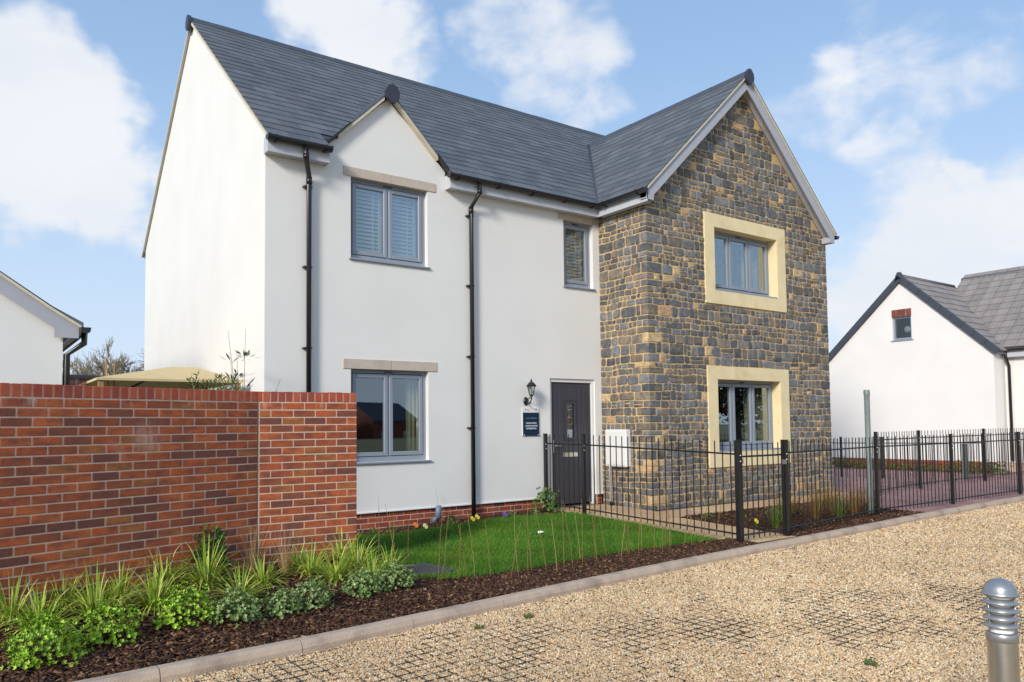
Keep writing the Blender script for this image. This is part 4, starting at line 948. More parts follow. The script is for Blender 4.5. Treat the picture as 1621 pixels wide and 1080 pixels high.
for k, (x, y, s) in enumerate([(-2.74, -4.24, .98), (-2.33, -4.0, .84), (-1.82, -3.86, .9)]):
    mkobj('bright_green_bush', BB[k % 3], None, f'rounded bright lime-green bush at the kerb edge, {ORD[k]} from the left', 'bush', 'lime-green bushes along the kerb', None, (x, y, hgt(x, y)-.01), k*1.3).scale = (s, s, s)
for k, (x, y, s) in enumerate([(-1.48, -4.0, .92), (-1.13, -4.0, .72), (-.87, -3.92, .85), (-.36, -3.78, .82), (-.03, -3.74, .85)]):
    mkobj('grey_green_bush', BGm[k % 2], None, f'small grey-green bush near the kerb, {ORD[k]} from the left', 'bush', 'grey-green bushes along the kerb', None, (x, y, hgt(x, y)-.01), k*1.7+.4).scale = (s, s, s)
BRN = [S(178, 146, 104), S(160, 122, 82), S(196, 168, 124), S(140, 104, 70)]
for k, (x, y, s, lb) in enumerate([(-.93, -2.62, 1., 'tall feathery straw-coloured grass against the wall joint'), (-.66, -2.72, .85, 'shorter feathery brown grass right of the wall joint')]):
    b = grass_clump(110, .62, .45, BRN, .0022, (.3, 1.4), .05, (.4, 1.)); b.build('feather_grass', M['leaf'], None, lb, 'grass plant', None, None, (x, y, hgt(x, y))).scale = (s, s, s)
DG = [S(52, 88, 34), S(70, 108, 40), S(40, 74, 30)]
bush(150, .16, .42, DG, .055, .02, 4).build('dark_green_shrub', M['leaf'], None, 'dark green upright shrub in front of the brick wall', 'shrub', None, None, (-1.33, -2.62, hgt(-1.33, -2.6)))
bush(150, .19, .38, [S(88, 120, 52), S(66, 98, 40), S(110, 140, 70)], .05, .022, 4).build('doorside_shrub', M['leaf'], None, 'leafy green shrub at the house wall left of the front door', 'shrub', None, None, (4.36, -.36, hgt(4.36, -.36)))
# thin hedging whips along the lawn edge
def whip(h):
    b = MB(); x = random.uniform(-.05, .05); y = random.uniform(-.04, .04); c = random.choice([S(150, 132, 84), S(136, 112, 70), S(160, 148, 96)])
    pts = [(x*t*t*h*2+random.uniform(-.004, .004), y*t*t*h*2+random.uniform(-.004, .004), h*t-.02) for t in np.linspace(0, 1, 7)]
    b.tube(pts, [.0042, .004, .0037, .0034, .003, .0025, .0018], 4, c)
    for k in range(5):
        t = random.uniform(.35, .95); p = pts[int(t*6)]; leafquad(b, p, (random.uniform(-1, 1), random.uniform(-1, 1), .6), .016, .008, S(150, 150, 90))
    return b.mesh('hedging_whip', M['leaf'])
WM = [whip(random.uniform(.52, .78)) for _ in range(9)]
wpos = [(.32, -3.0), (.25, -3.25), (.38, -2.85), (.2, -2.95), (.45, -3.1)]
x = .42
while x < 4.5:
    wpos.append((x, lawn_lo(x)-random.uniform(.03, .28))); x += random.uniform(.06, .18)
for x, y in wpos:
    q = mkobj('hedging_whip', random.choice(WM), None, 'thin bare hedging stem planted in bark along the lawn edge', 'plant stem', 'thin hedging stems along the lawn edge', None, (x, y, hgt(x, y)), random.uniform(0, 6)); q.rotation_euler = (random.uniform(-.12, .12), random.uniform(-.16, .16), random.uniform(0, 6))
# pansies
def pansy(c, c2):
    b = MB()
    for k in range(14): a = random.uniform(0, 6.28); leafquad(b, (math.cos(a)*.05*random.random(), math.sin(a)*.05*random.random(), random.uniform(.02, .07)), (math.cos(a), math.sin(a), 1), .05, .02, S(70, 100, 40))
    for (fx, fz) in ((0, .12), (.035, .09)):
        b.tube([(fx*.4, 0, 0), (fx, -.02, fz)], .003, 4, S(80, 110, 50))
        for k in range(5):
            a = k*2*math.pi/5+.3; u, v = math.cos(a), math.sin(a); ctr = Vector((fx+u*.017, -.025, fz+v*.017))
            ring = [ctr+Vector((math.cos(t)*.019, .002*math.sin(3*t), math.sin(t)*.019)) for t in np.linspace(0, 2*math.pi, 9)[:-1]]; b.add([ctr+Vector((0, -.006, 0))]+ring, [(0, 1+i, 1+(i+1) % 8) for i in range(8)], c if k else c2)
    return b
for x, y, c, c2, lb in ((1.98, -.42, S(226, 120, 24), S(240, 150, 30), 'small orange pansy in the bed under the ground-floor window'), (2.02, -.62, S(232, 226, 150), S(240, 236, 200), 'pale cream pansy left of the blue-grey spotlight'), (2.86, -.52, S(226, 200, 40), S(236, 214, 70), 'yellow pansy near the foot of the right downpipe'), (3.02, -.4, S(220, 198, 60), S(238, 220, 90), 'second yellow pansy, touching the right downpipe foot'), (3.46, -.48, S(92, 70, 170), S(120, 90, 190), 'purple pansy at the back edge of the lawn'), (5.95, -3.12, S(230, 210, 40), S(240, 226, 90), 'yellow pansy behind the railing gate'), (6.3, -3.2, S(150, 170, 70), S(190, 200, 60), 'budding pansy right of the gate post')):
    pansy(c, c2).build('pansy', M['petal'], None, lb, 'flower', None, None, (x, y, hgt(x, y)), rad(-30)).scale = (.72, .72, .8)
# low seedlings in the back bed and path bed
SD = bush(26, .07, .09, [S(84, 108, 50), S(104, 120, 64)], .035, .016, 4).mesh('bed_seedling', M['leaf'])
for k, (x, y) in enumerate([(1.3, -.5), (1.65, -.35), (2.7, -.25), (3.75, -.3), (4.05, -.5), (4.3, -.75), (5.9, -2.3), (6.3, -2.6), (6.8, -2.9), (7.2, -2.5)]):
    mkobj('bed_seedling', SD, None, 'tiny green seedling in dark bark mulch close to the house', 'seedling', 'tiny bedding seedlings', None, (x, y, hgt(x, y)), k)
# reddish grasses behind the front railings
RG = [S(150, 104, 62), S(168, 120, 70), S(120, 110, 52), S(96, 112, 44), S(140, 84, 56)]; GRN = [S(96, 120, 44), S(120, 138, 60), S(76, 104, 38)]
RC = [grass_clump(150, .66, .8, RG, .004, (.4, 1.8), .08).mesh('russet_grass', M['leaf']) for _ in range(3)]; GC = [grass_clump(80, .45, .55, GRN, .006, (.3, 1.1), .05).mesh('green_grass', M['leaf'])]
for k, (x, y, g) in enumerate([(6.1, -3.35, 1), (6.9, -2.9, 0), (7.3, -3.2, 0), (7.6, -2.6, 0), (7.95, -3.1, 0), (8.2, -2.7, 0), (8.45, -3.15, 0), (8.7, -2.6, 0), (8.95, -3.1, 0), (9.2, -2.7, 0), (6.5, -3.2, 1), (7.7, -3.35, 1)]):
    mkobj('russet_grass_clump' if not g else 'green_grass_clump', (GC if g else RC)[k % (1 if g else 3)], None, ('russet ornamental grass clump behind the front railings, ' if not g else 'green grass clump behind the front railings, ')+ORD[k]+' planted from the gate', 'grass plant', 'grasses behind the front railings', None, (x, y, hgt(x, y)), k*1.1)
bush(90, .28, .9, [S(140, 130, 80), S(116, 112, 62), S(160, 150, 96)], .07, .012, 4).build('straw_shrub', M['leaf'], None, 'loose straw-coloured shrub at the far corner of the stone wall', 'shrub', None, None, (15.2, 2.8, -.02))
LG = [bush(60, .22, .26, [S(96, 118, 46), S(122, 136, 60), S(80, 100, 40)], .06, .025, 4).mesh('low_green_plant', M['leaf']) for _ in range(3)]
for k in range(16):
    y = 4.2-k*.34; mkobj('low_green_plant', LG[k % 3], None, f'low green plant at the foot of the white bungalow, {ORD[k]} from the left', 'plant', 'low plants along the bungalow wall', None, (19.55+.08*math.sin(k*2.3), y, .03), k).scale = (1, 1, random.uniform(.7, 1.2))

# ------------------------------------------------------------------ bungalow on the right
BH = empty('white_bungalow', (19.9, 1.8, 0), 'white rendered bungalow with grey tiled roof in the right background', 'house')
BH.location = (0, 0, 0)
gx, ya, yb_, ze, za = 19.9, -.69, 4.29, 3.50, 5.84
ym = (ya+yb_)/2; gt_ = (za-ze)/(ym-ya)
b = MB(); pts = [(ya, .34), (yb_, .34), (yb_, ze), (ym, za), (ya, ze)]
wn_ = (1.52, 2.09, 3.95, 4.66)
panel('wall', [ya, wn_[0], wn_[1], yb_], [.34, wn_[2], wn_[3]-.0, 4.66], [wn_, (ya-1, ya+(4.66-ze)/gt_, ze, 5), (yb_-(4.66-ze)/gt_, yb_+1, ze, 5)], lambda u, z: (gx, u, z), .28, M['render'], flip=True, parent=BH) if False else None
# gable with a window opening, cut as a fan of quads
hy0, hy1, hz0, hz1 = wn_
P = {'A': (ya, .34), 'B': (yb_, .34), 'C': (yb_, ze), 'T': (ym, za), 'E': (ya, ze), 'h0': (hy0, hz0), 'h1': (hy1, hz0), 'h2': (hy1, hz1), 'h3': (hy0, hz1)}
vs = list(P.values()); ix = {k: i for i, k in enumerate(P)}
fs = [[ix[k] for k in q] for q in (('A', 'h0', 'h1', 'B'), ('B', 'h1', 'h2', 'C'), ('C', 'h2', 'T'), ('T', 'h2', 'h3'), ('T', 'h3', 'E'), ('E', 'h3', 'h0', 'A'))]
o = MB().add([(gx, y, z) for y, z in vs], fs).build('wall', M['render'], BH); sd = o.modifiers.new('s', 'SOLIDIFY'); sd.thickness = .25; sd.offset = -1
MB().box(gx+.02, 21.0, ya+.004, ya+.25, .0, ze-.05).build('side_wall', M['render'], BH); MB().box(gx+.02, 24.0, yb_-.25, yb_-.004, 0, ze-.05).build('side_wall', M['render'], BH)
MB().box(20.62, 20.9, -4.4, ya+.3, .3, 3.45).build('range_wall', M['render'], BH); MB().box(20.9, 26.2, -4.4, -4.15, .3, 3.4).build('range_side_wall', M['render'], BH)
pm = MB().box(gx+.03, gx+.2, ya, yb_, -.1, .338).box(20.65, 20.8, -4.38, ya, -.1, .298).build('plinth', M['mortar_grey'], BH)
bm_ = [brick_mesh(.215, .065, .05, c, M['brick']) for c in BC]
for r in range(4):
    y = ya+.12+(.11 if r % 2 else 0)
    while y < yb_-.1: mkobj('brick', bm_[random.randrange(6)], pm, loc=(gx+.03, y, .34-.045-.075*r), rz=math.pi/2); y += .225
# bungalow window
wf = MB(); X = gx+.06
wf.box(X, X+.06, hy0+.002, hy0+.05, hz0, hz1); wf.box(X, X+.06, hy1-.05, hy1-.002, hz0, hz1); wf.box(X, X+.06, hy0+.05, hy1-.05, hz0, hz0+.07); wf.box(X, X+.06, hy0+.05, hy1-.05, hz1-.05, hz1)
wo_ = wf.build('window', M['frame'], BH); MB().box(X+.03, X+.036, hy0+.04, hy1-.04, hz0+.06, hz1-.04).build('pane', M['glass'], wo_); MB().box(gx-.03, X+.03, hy0-.05, hy1+.05, hz0-.03, hz0).build('sill', M['frame'], wo_)
MB().lathe([(0, 0), (.1, 0), (.1, .01), (0, .012)], n=18).build('round_ornament', M['white'], wo_, loc=(X+.10, hy0+.2, hz0+.32)).rotation_euler = (0, rad(-90), 0)
cm = [MB().cbox((0, 0, 0), (.03, .045, .11), .004, c).mesh('header_brick', M['brick']) for c in (S(132, 72, 58), S(116, 64, 54), S(146, 80, 62))]
for k in range(6): mkobj('header_brick', random.choice(cm), wo_, loc=(gx+.005, hy0+.035+k*.1, hz1+.115))
# bungalow roof decks
bdk = mat('bungalow_deck', S(108, 106, 110), .8)
b = MB(); b.prism([(ya-.12, ze-.12*gt_-.02+.06), (ym, za+.06), (yb_+.12, ze-.12*gt_-.02+.06), (yb_+.12, ze-.12*gt_-.07), (ym, za-.02), (ya-.12, ze-.12*gt_-.07)], (gx-.06, 0, 0), (0, 1, 0), (0, 0, 1), (4.2, 0, 0)); BR = b.build('roof', bdk, BH)
ex, ez, rx_, rz_ = 20.42, 3.50, 23.5, 6.10; rtn = (rz_-ez)/(rx_-ex)
MB().prism([(ex, ez), (rx_, rz_), (2*rx_-ex, ez), (2*rx_-ex, ez-.08), (rx_, rz_-.08), (ex, ez-.08)], (0, -4.6, 0), (1, 0, 0), (0, 0, 1), (0, 6.2, 0)).build('range_roof_deck', bdk, BR)
TC = [S(142, 135, 132), S(136, 130, 127), S(146, 139, 135), S(132, 126, 124)]
def tile_mesh(c): 
    b = MB(); b.prism([(0, .0), (.012, .022), (.11, .03), (.2, .022), (.31, .03), (.325, .018), (.325, .0)], (0, 0, .014), (1, 0, 0), (0, 0, 1), (0, .37, -.022), c); return b.mesh('roof_tile', M['ctile'])
TM = [tile_mesh(c) for c in TC]
def tiles(o, a, b_, n, Lu, Lv, keep, w=.33, e=.33):
    R3 = Matrix((a, b_, n)).transposed().to_4x4(); o = Vector(o); out = []
    v = 0
    while v < Lv-.05:
        u = 0
        while u < Lu:
            if keep(u, v): out.append(R3.copy()); out[-1].translation = o+Vector(a)*u+Vector(b_)*v
            u += w
        v += e
    return out
h = math.hypot(1, gt_); T1 = tiles((gx-.05, ya-.16, ze-.16*gt_+.045), Vector((1, 0, 0)), Vector((0, 1/h, gt_/h)), Vector((0, -gt_/h, 1/h)), 3.9, (ym-ya+.14)*h, lambda u, v: gx+u < ex+(ze+v*gt_/h-ez)/rtn+.35)
h2 = math.hypot(1, rtn); T2 = tiles((ex-.03, 1.6, ez+.0), Vector((0, -1, 0)), Vector((1/h2, 0, rtn/h2)), Vector((-rtn/h2, 0, 1/h2)), 4.2, (rx_-ex)*h2, lambda u, v: True)
for mtx in (T1+T2)[:300]:
    q = mkobj('roof_tile', TM[random.randrange(4)], BR); q.matrix_local = mtx
T3 = (T1+T2)[300:]
T3 += tiles((ex-.03, -2.6, ez), Vector((0, -1, 0)), Vector((1/h2, 0, rtn/h2)), Vector((-rtn/h2, 0, 1/h2)), 1.9, (rx_-ex)*h2, lambda u, v: True)
jb = MB()
for mtx in T3:
    me = TM[random.randrange(4)]; jb.add([mtx @ v.co for v in me.vertices], [list(f.vertices) for f in me.polygons], tuple(me.attributes['Col'].data[0].color[:3]))
if T3: jb.build('other_tiles', M['ctile'], BR, kind='stuff')
MB().tube([(rx_, -4.6, rz_+.0), (rx_, 1.6, rz_+.0)], .08, 8, S(110, 108, 112)).build('ridge', M['ctile'], BR); MB().tube([(gx-.05, ym, za+.05), (gx+3.4, ym, za+.05)], .08, 8, S(110, 108, 112)).build('ridge', M['ctile'], BR)
vm = MB().box(-.05, .06, 0, .40, -.13, .05, bev=.008).mesh('verge_unit', M['verge'])
for s in (-1, 1):
    h = math.hypot(1, gt_); n = 9; L = (ym-ya+.16)*h/n
    for k in range(n):
        q = mkobj('verge_unit', vm, BR); base = Vector((gx-.05, ym-s*(ym-ya+.16), ze-.16*gt_+.05)); d = Vector((0, s/h, gt_/h)); p = base+d*(k*L)
        q.location = p; q.rotation_euler = (math.atan(gt_) if s > 0 else math.pi-math.atan(gt_), 0, 0) if s > 0 else (math.atan(gt_), 0, math.pi)
MB().prism([(-.11, -.2), (0, -.12), (.11, -.2), (.1, -.02), (.04, .09), (-.04, .09), (-.1, -.02)], (gx-.11, ym, za+.08), (0, 1, 0), (0, 0, 1), (.1, 0, 0)).build('ridge_end_cap', M['verge'], BR)
MB().box(20.44, 20.46, -4.5, ya+.28, 3.24, 3.42).build('fascia', M['greyboard'], BH)
MB().prism(arc, (20.38, ya+.25, 3.46), (1, 0, 0), (0, 0, 1), (0, -4.1, 0)).build('gutter', M['black'], BH)
b = MB(); b.tube([(20.40, ya-.1, 3.4), (20.42, ya-.1, 3.25), (20.56, ya-.12, 3.0), (20.56, ya-.12, .35)], .04, 10); b.build('downpipe', M['black'], BH)

# ------------------------------------------------------------------ garage on the left
LG_ = empty('white_garage', (-4.6, 1.28, 0), 'white rendered outbuilding gable with grey barge board at the far left', 'building')
px_ = 2.44; # right wall edge in local x
tn = .70; gxm = -.1; zeg = 2.93
zg = lambda x: 2.93+(px_-x)*tn
b = MB(); b.add([(-2.6, 0, 0), (px_, 0, 0), (px_, 0, zg(px_)-.1), (gxm, 0, zg(gxm)-.1), (-2.6, 0, zg(px_)-.1)], [(0, 1, 2, 3, 4)]); q = b.build('wall', M['render'], LG_); sd = q.modifiers.new('s', 'SOLIDIFY'); sd.thickness = .25; sd.offset = -1
MB().box(px_-.25, px_-.004, .02, 5, 0, 2.85).build('side_wall', M['render'], LG_)
e = px_+.17
MB().prism([(e, zg(e)-.05+.06), (e-.3, zg(e-.3)+.0), (gxm, zg(gxm)), (gxm, zg(gxm)-.24), (px_-.10, zg(px_-.1)-.20), (px_-.10, 2.68), (e, 2.68)], (0, -.06, 0), (1, 0, 0), (0, 0, 1), (0, .02, 0)).build('barge_board', M['barge'], LG_)
MB().prism([(e+.03, zg(e)+.03), (e-.3, zg(e-.3)+.03), (gxm, zg(gxm)+.03), (gxm, zg(gxm)-.01), (e-.3, zg(e-.3)-.01), (e+.03, zg(e)-.01)], (0, -.1, 0), (1, 0, 0), (0, 0, 1), (0, .08, 0)).build('verge_undercloak', M['undercloak'], LG_)
b = MB(); b.prism([(e+.05, zg(e)+.07), (e-.3, zg(e-.3)+.05), (gxm, zg(gxm)+.05), (-2.7, zg(2.6)), (-2.7, zg(2.6)-.05), (gxm, zg(gxm)), (e+.05, zg(e)+.02)], (0, -.09, 0), (1, 0, 0), (0, 0, 1), (0, 5.2, 0), S(92, 102, 112)); b.build('roof', M['slate'], LG_)
MB().prism(arc, (e+.075, -.1, zg(e)+.0), (1, 0, 0), (0, 0, 1), (0, 5.1, 0)).prism([(-.062, .012), (-.05, -.05), (0, -.068), (.05, -.05), (.062, .012)], (e+.075, -.11, zg(e)+.0), (1, 0, 0), (0, 0, 1), (0, .04, 0)).build('gutter', M['black'], LG_)
MB().tube([(e+.075, .05, zg(e)-.04), (e+.075, .05, zg(e)-.18), (px_+.05, .05, zg(e)-.34), (px_+.05, .05, .0)], .04, 10).build('downpipe', M['black'], LG_)
# ------------------------------------------------------------------ far garden things on the left
o = empty('garden_gazebo', (-.95, 1.5, .05), 'tan fabric garden gazebo behind the brick wall, beside the white gable', 'gazebo')
x0, x1, y0, y1, ze_, zt = -.92, .82, -1.0, 1.5, 2.09, 2.32
cv = [(x0, y0, ze_), (x1, y0, ze_), (x1, y1, ze_), (x0, y1, ze_), (.12, -.1, zt), (.45, -.1, zt), (.45, .5, zt), (.12, .5, zt), (x0, y0, ze_-.03), (x1, y0, ze_-.03), (x1, y1, ze_-.03), (x0, y1, ze_-.03)]
q = MB().add(cv, [(0, 1, 5, 4), (1, 2, 6, 5), (2, 3, 7, 6), (3, 0, 4, 7), (4, 5, 6, 7), (8, 9, 1, 0), (9, 10, 2, 1), (10, 11, 3, 2), (11, 8, 0, 3)]).build('canopy', M['cloth'], o); q.modifiers.new('s', 'SOLIDIFY').thickness = .01
for (px, py) in ((x0+.05, y0+.05), (x1-.05, y0+.05), (x1-.05, y1-.05), (x0+.05, y1-.05)): MB().box(px-.03, px+.03, py-.03, py+.03, 0, ze_-.01).build('post', M['timber'], o)
MB().tube([(x0+.05, y0+.05, ze_-.3), (.1, .2, zt-.04)], .015, 6).tube([(x1-.05, y0+.05, ze_-.3), (.1, .2, zt-.04)], .015, 6).build('roof_strut', M['black'], o)
MB().box(.0, .2, .1, .25, 1.8, 2.05).build('hanging_lamp', M['cloth'], o)
o = empty('leaning_cane', (-1.66, .75, .05), 'leaning timber cane standing behind the brick wall near the gazebo', 'garden cane'); MB().tube([(0, 0, 0), (.0, .1, 1.6), (-.07, .1, 2.35)], .013, 7).build('cane', M['timber'], o); MB().tube([(.05, .3, 0), (.06, .3, 2.33)], .008, 6).build('thin_cane', M['timber'], o)
def bamboo():
    b = MB(); gl = [S(112, 120, 92), S(92, 106, 76), S(128, 130, 100)]
    for k in range(7):
        a = random.uniform(0, 6.28); lean = random.uniform(.05, .22); h = random.uniform(2.0, 2.75); pts = [(math.cos(a)*lean*t*t*h, math.sin(a)*lean*t*t*h, h*t) for t in np.linspace(0, 1, 8)]
        b.tube(pts, [.008, .008, .007, .006, .005, .004, .003, .002], 5, S(96, 100, 60))
        for j in range(44):
            t = random.uniform(.55, 1); p = Vector(pts[int(t*7)]); az = random.uniform(0, 6.28); d = Vector((math.cos(az), math.sin(az), random.uniform(-.2, .8))).normalized(); q = p+d*random.uniform(.02, .12); sd = d.cross(Vector((0, 0, 1))).normalized()*.013; L = random.uniform(.09, .17); c = random.choice(gl)
            b.add([q, q+d*L*.4+sd, q+d*L, q+d*L*.4-sd], [(0, 1, 2, 3)], c)
    return b
bamboo().build('bamboo_plant', M['leaf'], None, 'wispy narrow-leaved bamboo rising behind the brick wall at the gable corner', 'bamboo', None, None, (-.42, -.5, .05))
bush(130, .35, .5, [S(84, 96, 52), S(104, 112, 70)], .09, .02, 4).build('wall_top_shrub', M['leaf'], None, 'leafy shrub just showing above the brick wall under the gazebo', 'shrub', None, None, (-.75, -.35, 1.55))
bpy.data.objects['wall_top_shrub'].location.z = 1.62
# boundary brick wall far back
o = empty('boundary_wall', (-2.0, 7.6, 0), 'dark brick boundary wall between the outbuilding and the house', 'wall', rz=rad(12))
MB().box(-.6, 2.6, 0, .2, 0, 2.55).build('brickwork', M['brick'], o); o.children[0].data.attributes['Col'].data.foreach_set('color', [*S(120, 72, 58), 1]*6)
MB().box(-.6, 2.6, -.05, .25, 2.55, 2.62).build('coping', M['verge'], o)
# bare trees far behind
def bare_tree(h, seed, col=S(128, 116, 100)):
    r = random.Random(seed); b = MB()
    def br(p, d, L, rr, lv):
        rr = max(rr, .016)
        q = p+d*L; m = p+d*L*.5+Vector((r.uniform(-1, 1), r.uniform(-1, 1), r.uniform(-1, 1)))*L*.06
        b.tube([p, m, q], [rr, rr*.85, rr*.65], 5 if lv < 2 else 3, col, caps=False)
        if lv >= 5: return
        for k in range(r.choice((3, 3, 4)) if lv else 6):
            a = r.uniform(0, 6.28); sp = r.uniform(.35, .8); t = d.orthogonal().normalized(); s = d.cross(t); nd = (d+(t*math.cos(a)+s*math.sin(a))*sp+Vector((0, 0, .12))).normalized()
            br(p+d*L*r.uniform(.55, 1), nd, L*r.uniform(.55, .78), rr*.55, lv+1)
    br(Vector((0, 0, -.2)), Vector((0, 0, 1)), h*.28, h*.022, 0)
    return b
for k, (x, y, h, c) in enumerate([(4.0, 52, 12.2, S(150, 138, 118)), (6.6, 54, 12.6, S(146, 134, 116)), (9.2, 50, 12.0, S(128, 104, 92)), (11.0, 49, 12.6, S(112, 78, 74))]):
    o = empty('bare_tree', (x, y, -.1), f'leafless winter tree beyond the boundary wall, {ORD[k]} from the left', 'tree', 'bare trees beyond the boundary wall'); tb = bare_tree(h, 30+k, c); nb_ = 15*1
    cr = MB(); tk = MB(); tk.add(tb.v[:15], [f for f in tb.f if max(f) < 15], c); tk.build('trunk', M['bark'], o); cr.add(tb.v[15:], [[i-15 for i in f] for f in tb.f if min(f) >= 15], c); cr.build('crown', M['leaf'], o)
# ------------------------------------------------------------------ across the road (seen only mirrored in the windows)
def crown_tree(h, r, n, seed):
    rr = random.Random(seed); b = MB(); ctr = [(rr.uniform(-.5, .5)*r, rr.uniform(-.5, .5)*r, h*rr.uniform(.12, .85), rr.uniform(.35, .6)*r) for _ in range(16)]
    for _ in range(n):
        c = rr.choice(ctr); d = Vector((rr.gauss(0, 1), rr.gauss(0, 1), rr.gauss(0, 1))).normalized(); p = Vector(c[:3])+d*c[3]*rr.uniform(.6, 1.05)
        k = rr.uniform(.6, 1.3); leafquad(b, p, d+Vector((0, 0, .4)), .55, .3, (.035*k, .055*k, .018*k))
    return b.mesh('crown', M['leaf'])
CTm = [crown_tree(12, 4.6, 4200, s) for s in (1, 2)]; TK = MB().tube([(0, 0, -.2), (.1, 0, 3), (0, .1, 7)], [.3, .22, .12], 8).mesh('trunk', M['bark'])
for k, (x, y, s) in enumerate([(36, -37, 1.0), (41, -36, 1.12), (46, -37, 1.02), (51, -34, 1.14), (56, -33, 1.05), (62, -31, 1.12), (30, -42, .85)]):
    o = empty('roadside_tree', (x, y, -.1), f'dark roadside tree across the road reflected in the stone wing windows, {ORD[k]} planted', 'tree', 'trees across the road'); o.scale = (s, s, s); mkobj('crown', CTm[k % 2], o, rz=k); mkobj('trunk', TK, o)
for k, (x, y, w) in enumerate([(34, -88, 9), (46, -92, 10)]):
    o = empty('brick_house', (x, y, -1.5), ['red brick house across the road mirrored in the lower window', 'second red brick house across the road behind the trees'][k], 'house', rz=rad(-25)); q = MB().box(-w/2, w/2, -3.5, 3.5, 0, 4.0, S(140, 74, 56)).prism([(-3.5, 4.0), (3.5, 4.0), (0, 6.2)], (-w/2+.01, 0, 0), (0, 1, 0), (0, 0, 1), (w-.02, 0, 0), S(140, 74, 56)).build('wall', M['brick'], o)
    MB().prism([(-3.9, 3.85), (0, 6.5), (3.9, 3.85), (3.9, 3.7), (0, 6.25), (-3.9, 3.7)], (-w/2-.2, 0, 0), (0, 1, 0), (0, 0, 1), (w+.4, 0, 0)).build('roof', M['verge'], o)
    for sx in (-w/4, w/4):
        f = MB().box(sx-.7, sx+.7, 3.5, 3.56, 1.0, 2.3).build('window', M['white'], o); MB().box(sx-.6, sx+.6, 3.56, 3.57, 1.1, 2.2).build('pane', M['glass'], f)

# ------------------------------------------------------------------ ground litter: gravel, grid, mulch, grass
def density_pts(n, x0, x1, y0, y1): return RNG.uniform(x0, x1, n), RNG.uniform(y0, y1, n)
OCT = np.array([(1, 0, 0), (-1, 0, 0), (0, 1, 0), (0, -1, 0), (0, 0, 1), (0, 0, -1)], float); OF = np.array([(0, 2, 4), (2, 1, 4), (1, 3, 4), (3, 0, 4), (2, 0, 5), (1, 2, 5), (3, 1, 5), (0, 3, 5)])
def smooth_noise(x, y, f, s=0): return np.sin(x*f+s)*np.cos(y*f*1.3+s*2)+.5*np.sin(x*f*2.1-y*f*1.7+s*3)+.35*np.cos(x*f*3.7+y*f*3.1+s)+.25*np.sin(x*f*6.3-y*f*5.1)
PYR = np.array([(1, .1, 0), (.1, 1, 0), (-1, -.1, 0), (-.1, -1, 0), (0, 0, 1)], float); PF = np.array([(0, 1, 4), (1, 2, 4), (2, 3, 4), (3, 0, 4)])
EXP = [(-.75, -5.35, .75), (-.1, -5.75, .7), (.75, -5.75, .65), (1.55, -6.15, .8), (2.7, -6.6, .9), (3.9, -6.9, 1.), (-1.4, -5.2, .5)]
def gravel():
    x, y = density_pts(950000, -4.2, 14, -9.4, -3.6); d = np.hypot(x-CAM.x, y-CAM.y)
    ky_ = np.interp(x, kx, ky); dens = np.clip((6.0/d)**2.2, 0, 1)
    m = (d > 3.2) & (y < ky_-.055) & (RNG.random(len(x)) < dens); x, y, d = x[m], y[m], d[m]; n = len(x)
    e = np.zeros(n)
    for cx, cy, r in EXP: e = np.maximum(e, 1.2-np.hypot(x-cx, (y-cy)*1.3)/(1.7*r))
    e = np.clip((e+.40*smooth_noise(x, y, 3.1, 1)+.22*smooth_noise(x, y, 11., 4)-.25)*1.1, 0, 1)
    z = -.0465-.0075*e+RNG.uniform(-.001, .003, n)
    sz = RNG.uniform(.0048, .0098, n)*np.clip(d/6.2, 1, 2.2)
    sc = np.stack([sz*RNG.uniform(.8, 1.35, n), sz*RNG.uniform(.75, 1.1, n), sz*RNG.uniform(.5, .85, n)], 1)
    V = PYR[None]*sc[:, None, :]*RNG.uniform(.75, 1.25, (n, 5, 1)); V[:, 4, :2] += RNG.normal(0, .45, (n, 2))*sz[:, None]; V[:, :4, 2] -= (.45*sz)[:, None]; a = RNG.uniform(0, 6.28, n); t = RNG.normal(0, .25, n)
    ct, st = np.cos(t)[:, None], np.sin(t)[:, None]; vx, vz = V[..., 0]*ct-V[..., 2]*st, V[..., 0]*st+V[..., 2]*ct
    ca, sa = np.cos(a)[:, None], np.sin(a)[:, None]; X, Y = vx*ca-V[..., 1]*sa, vx*sa+V[..., 1]*ca
    P = np.stack([X+x[:, None], Y+y[:, None], vz+z[:, None]], 2).reshape(-1, 3)
    F = (PF[None]+5*np.arange(n)[:, None, None]).reshape(-1, 3)
    pal = np.array([S(230, 208, 170), S(218, 188, 142), S(206, 170, 122), S(184, 148, 108), S(238, 222, 192), S(166, 140, 116), S(212, 182, 150), S(146, 120, 100)])
    c = np.clip(pal[RNG.choice(8, n, p=[.2, .22, .18, .1, .12, .05, .09, .04])]*RNG.uniform(.86, 1.15, (n, 1))*np.array([1.09, 1.05, 1.02])*(1+.07*smooth_noise(x, y, .9, 2))[:, None], 0, .95); C = np.repeat(c, 4, 0)
    mkobj('gravel', np_mesh('gravel', P, F, C, M['gravelstone'], 3), None, kind='stuff', label='pale buff loose gravel covering the drive', cat='gravel'); return n
ng = gravel()
LF = MB().add([(-.03, 0, 0), (-.005, .014, .006), (.03, .004, .002), (.0, -.014, .008), (.0, 0, .002)], [(0, 4, 1), (1, 4, 2), (2, 4, 3), (3, 4, 0)], S(84, 60, 40)).mesh('fallen_leaf', M['leaf'])
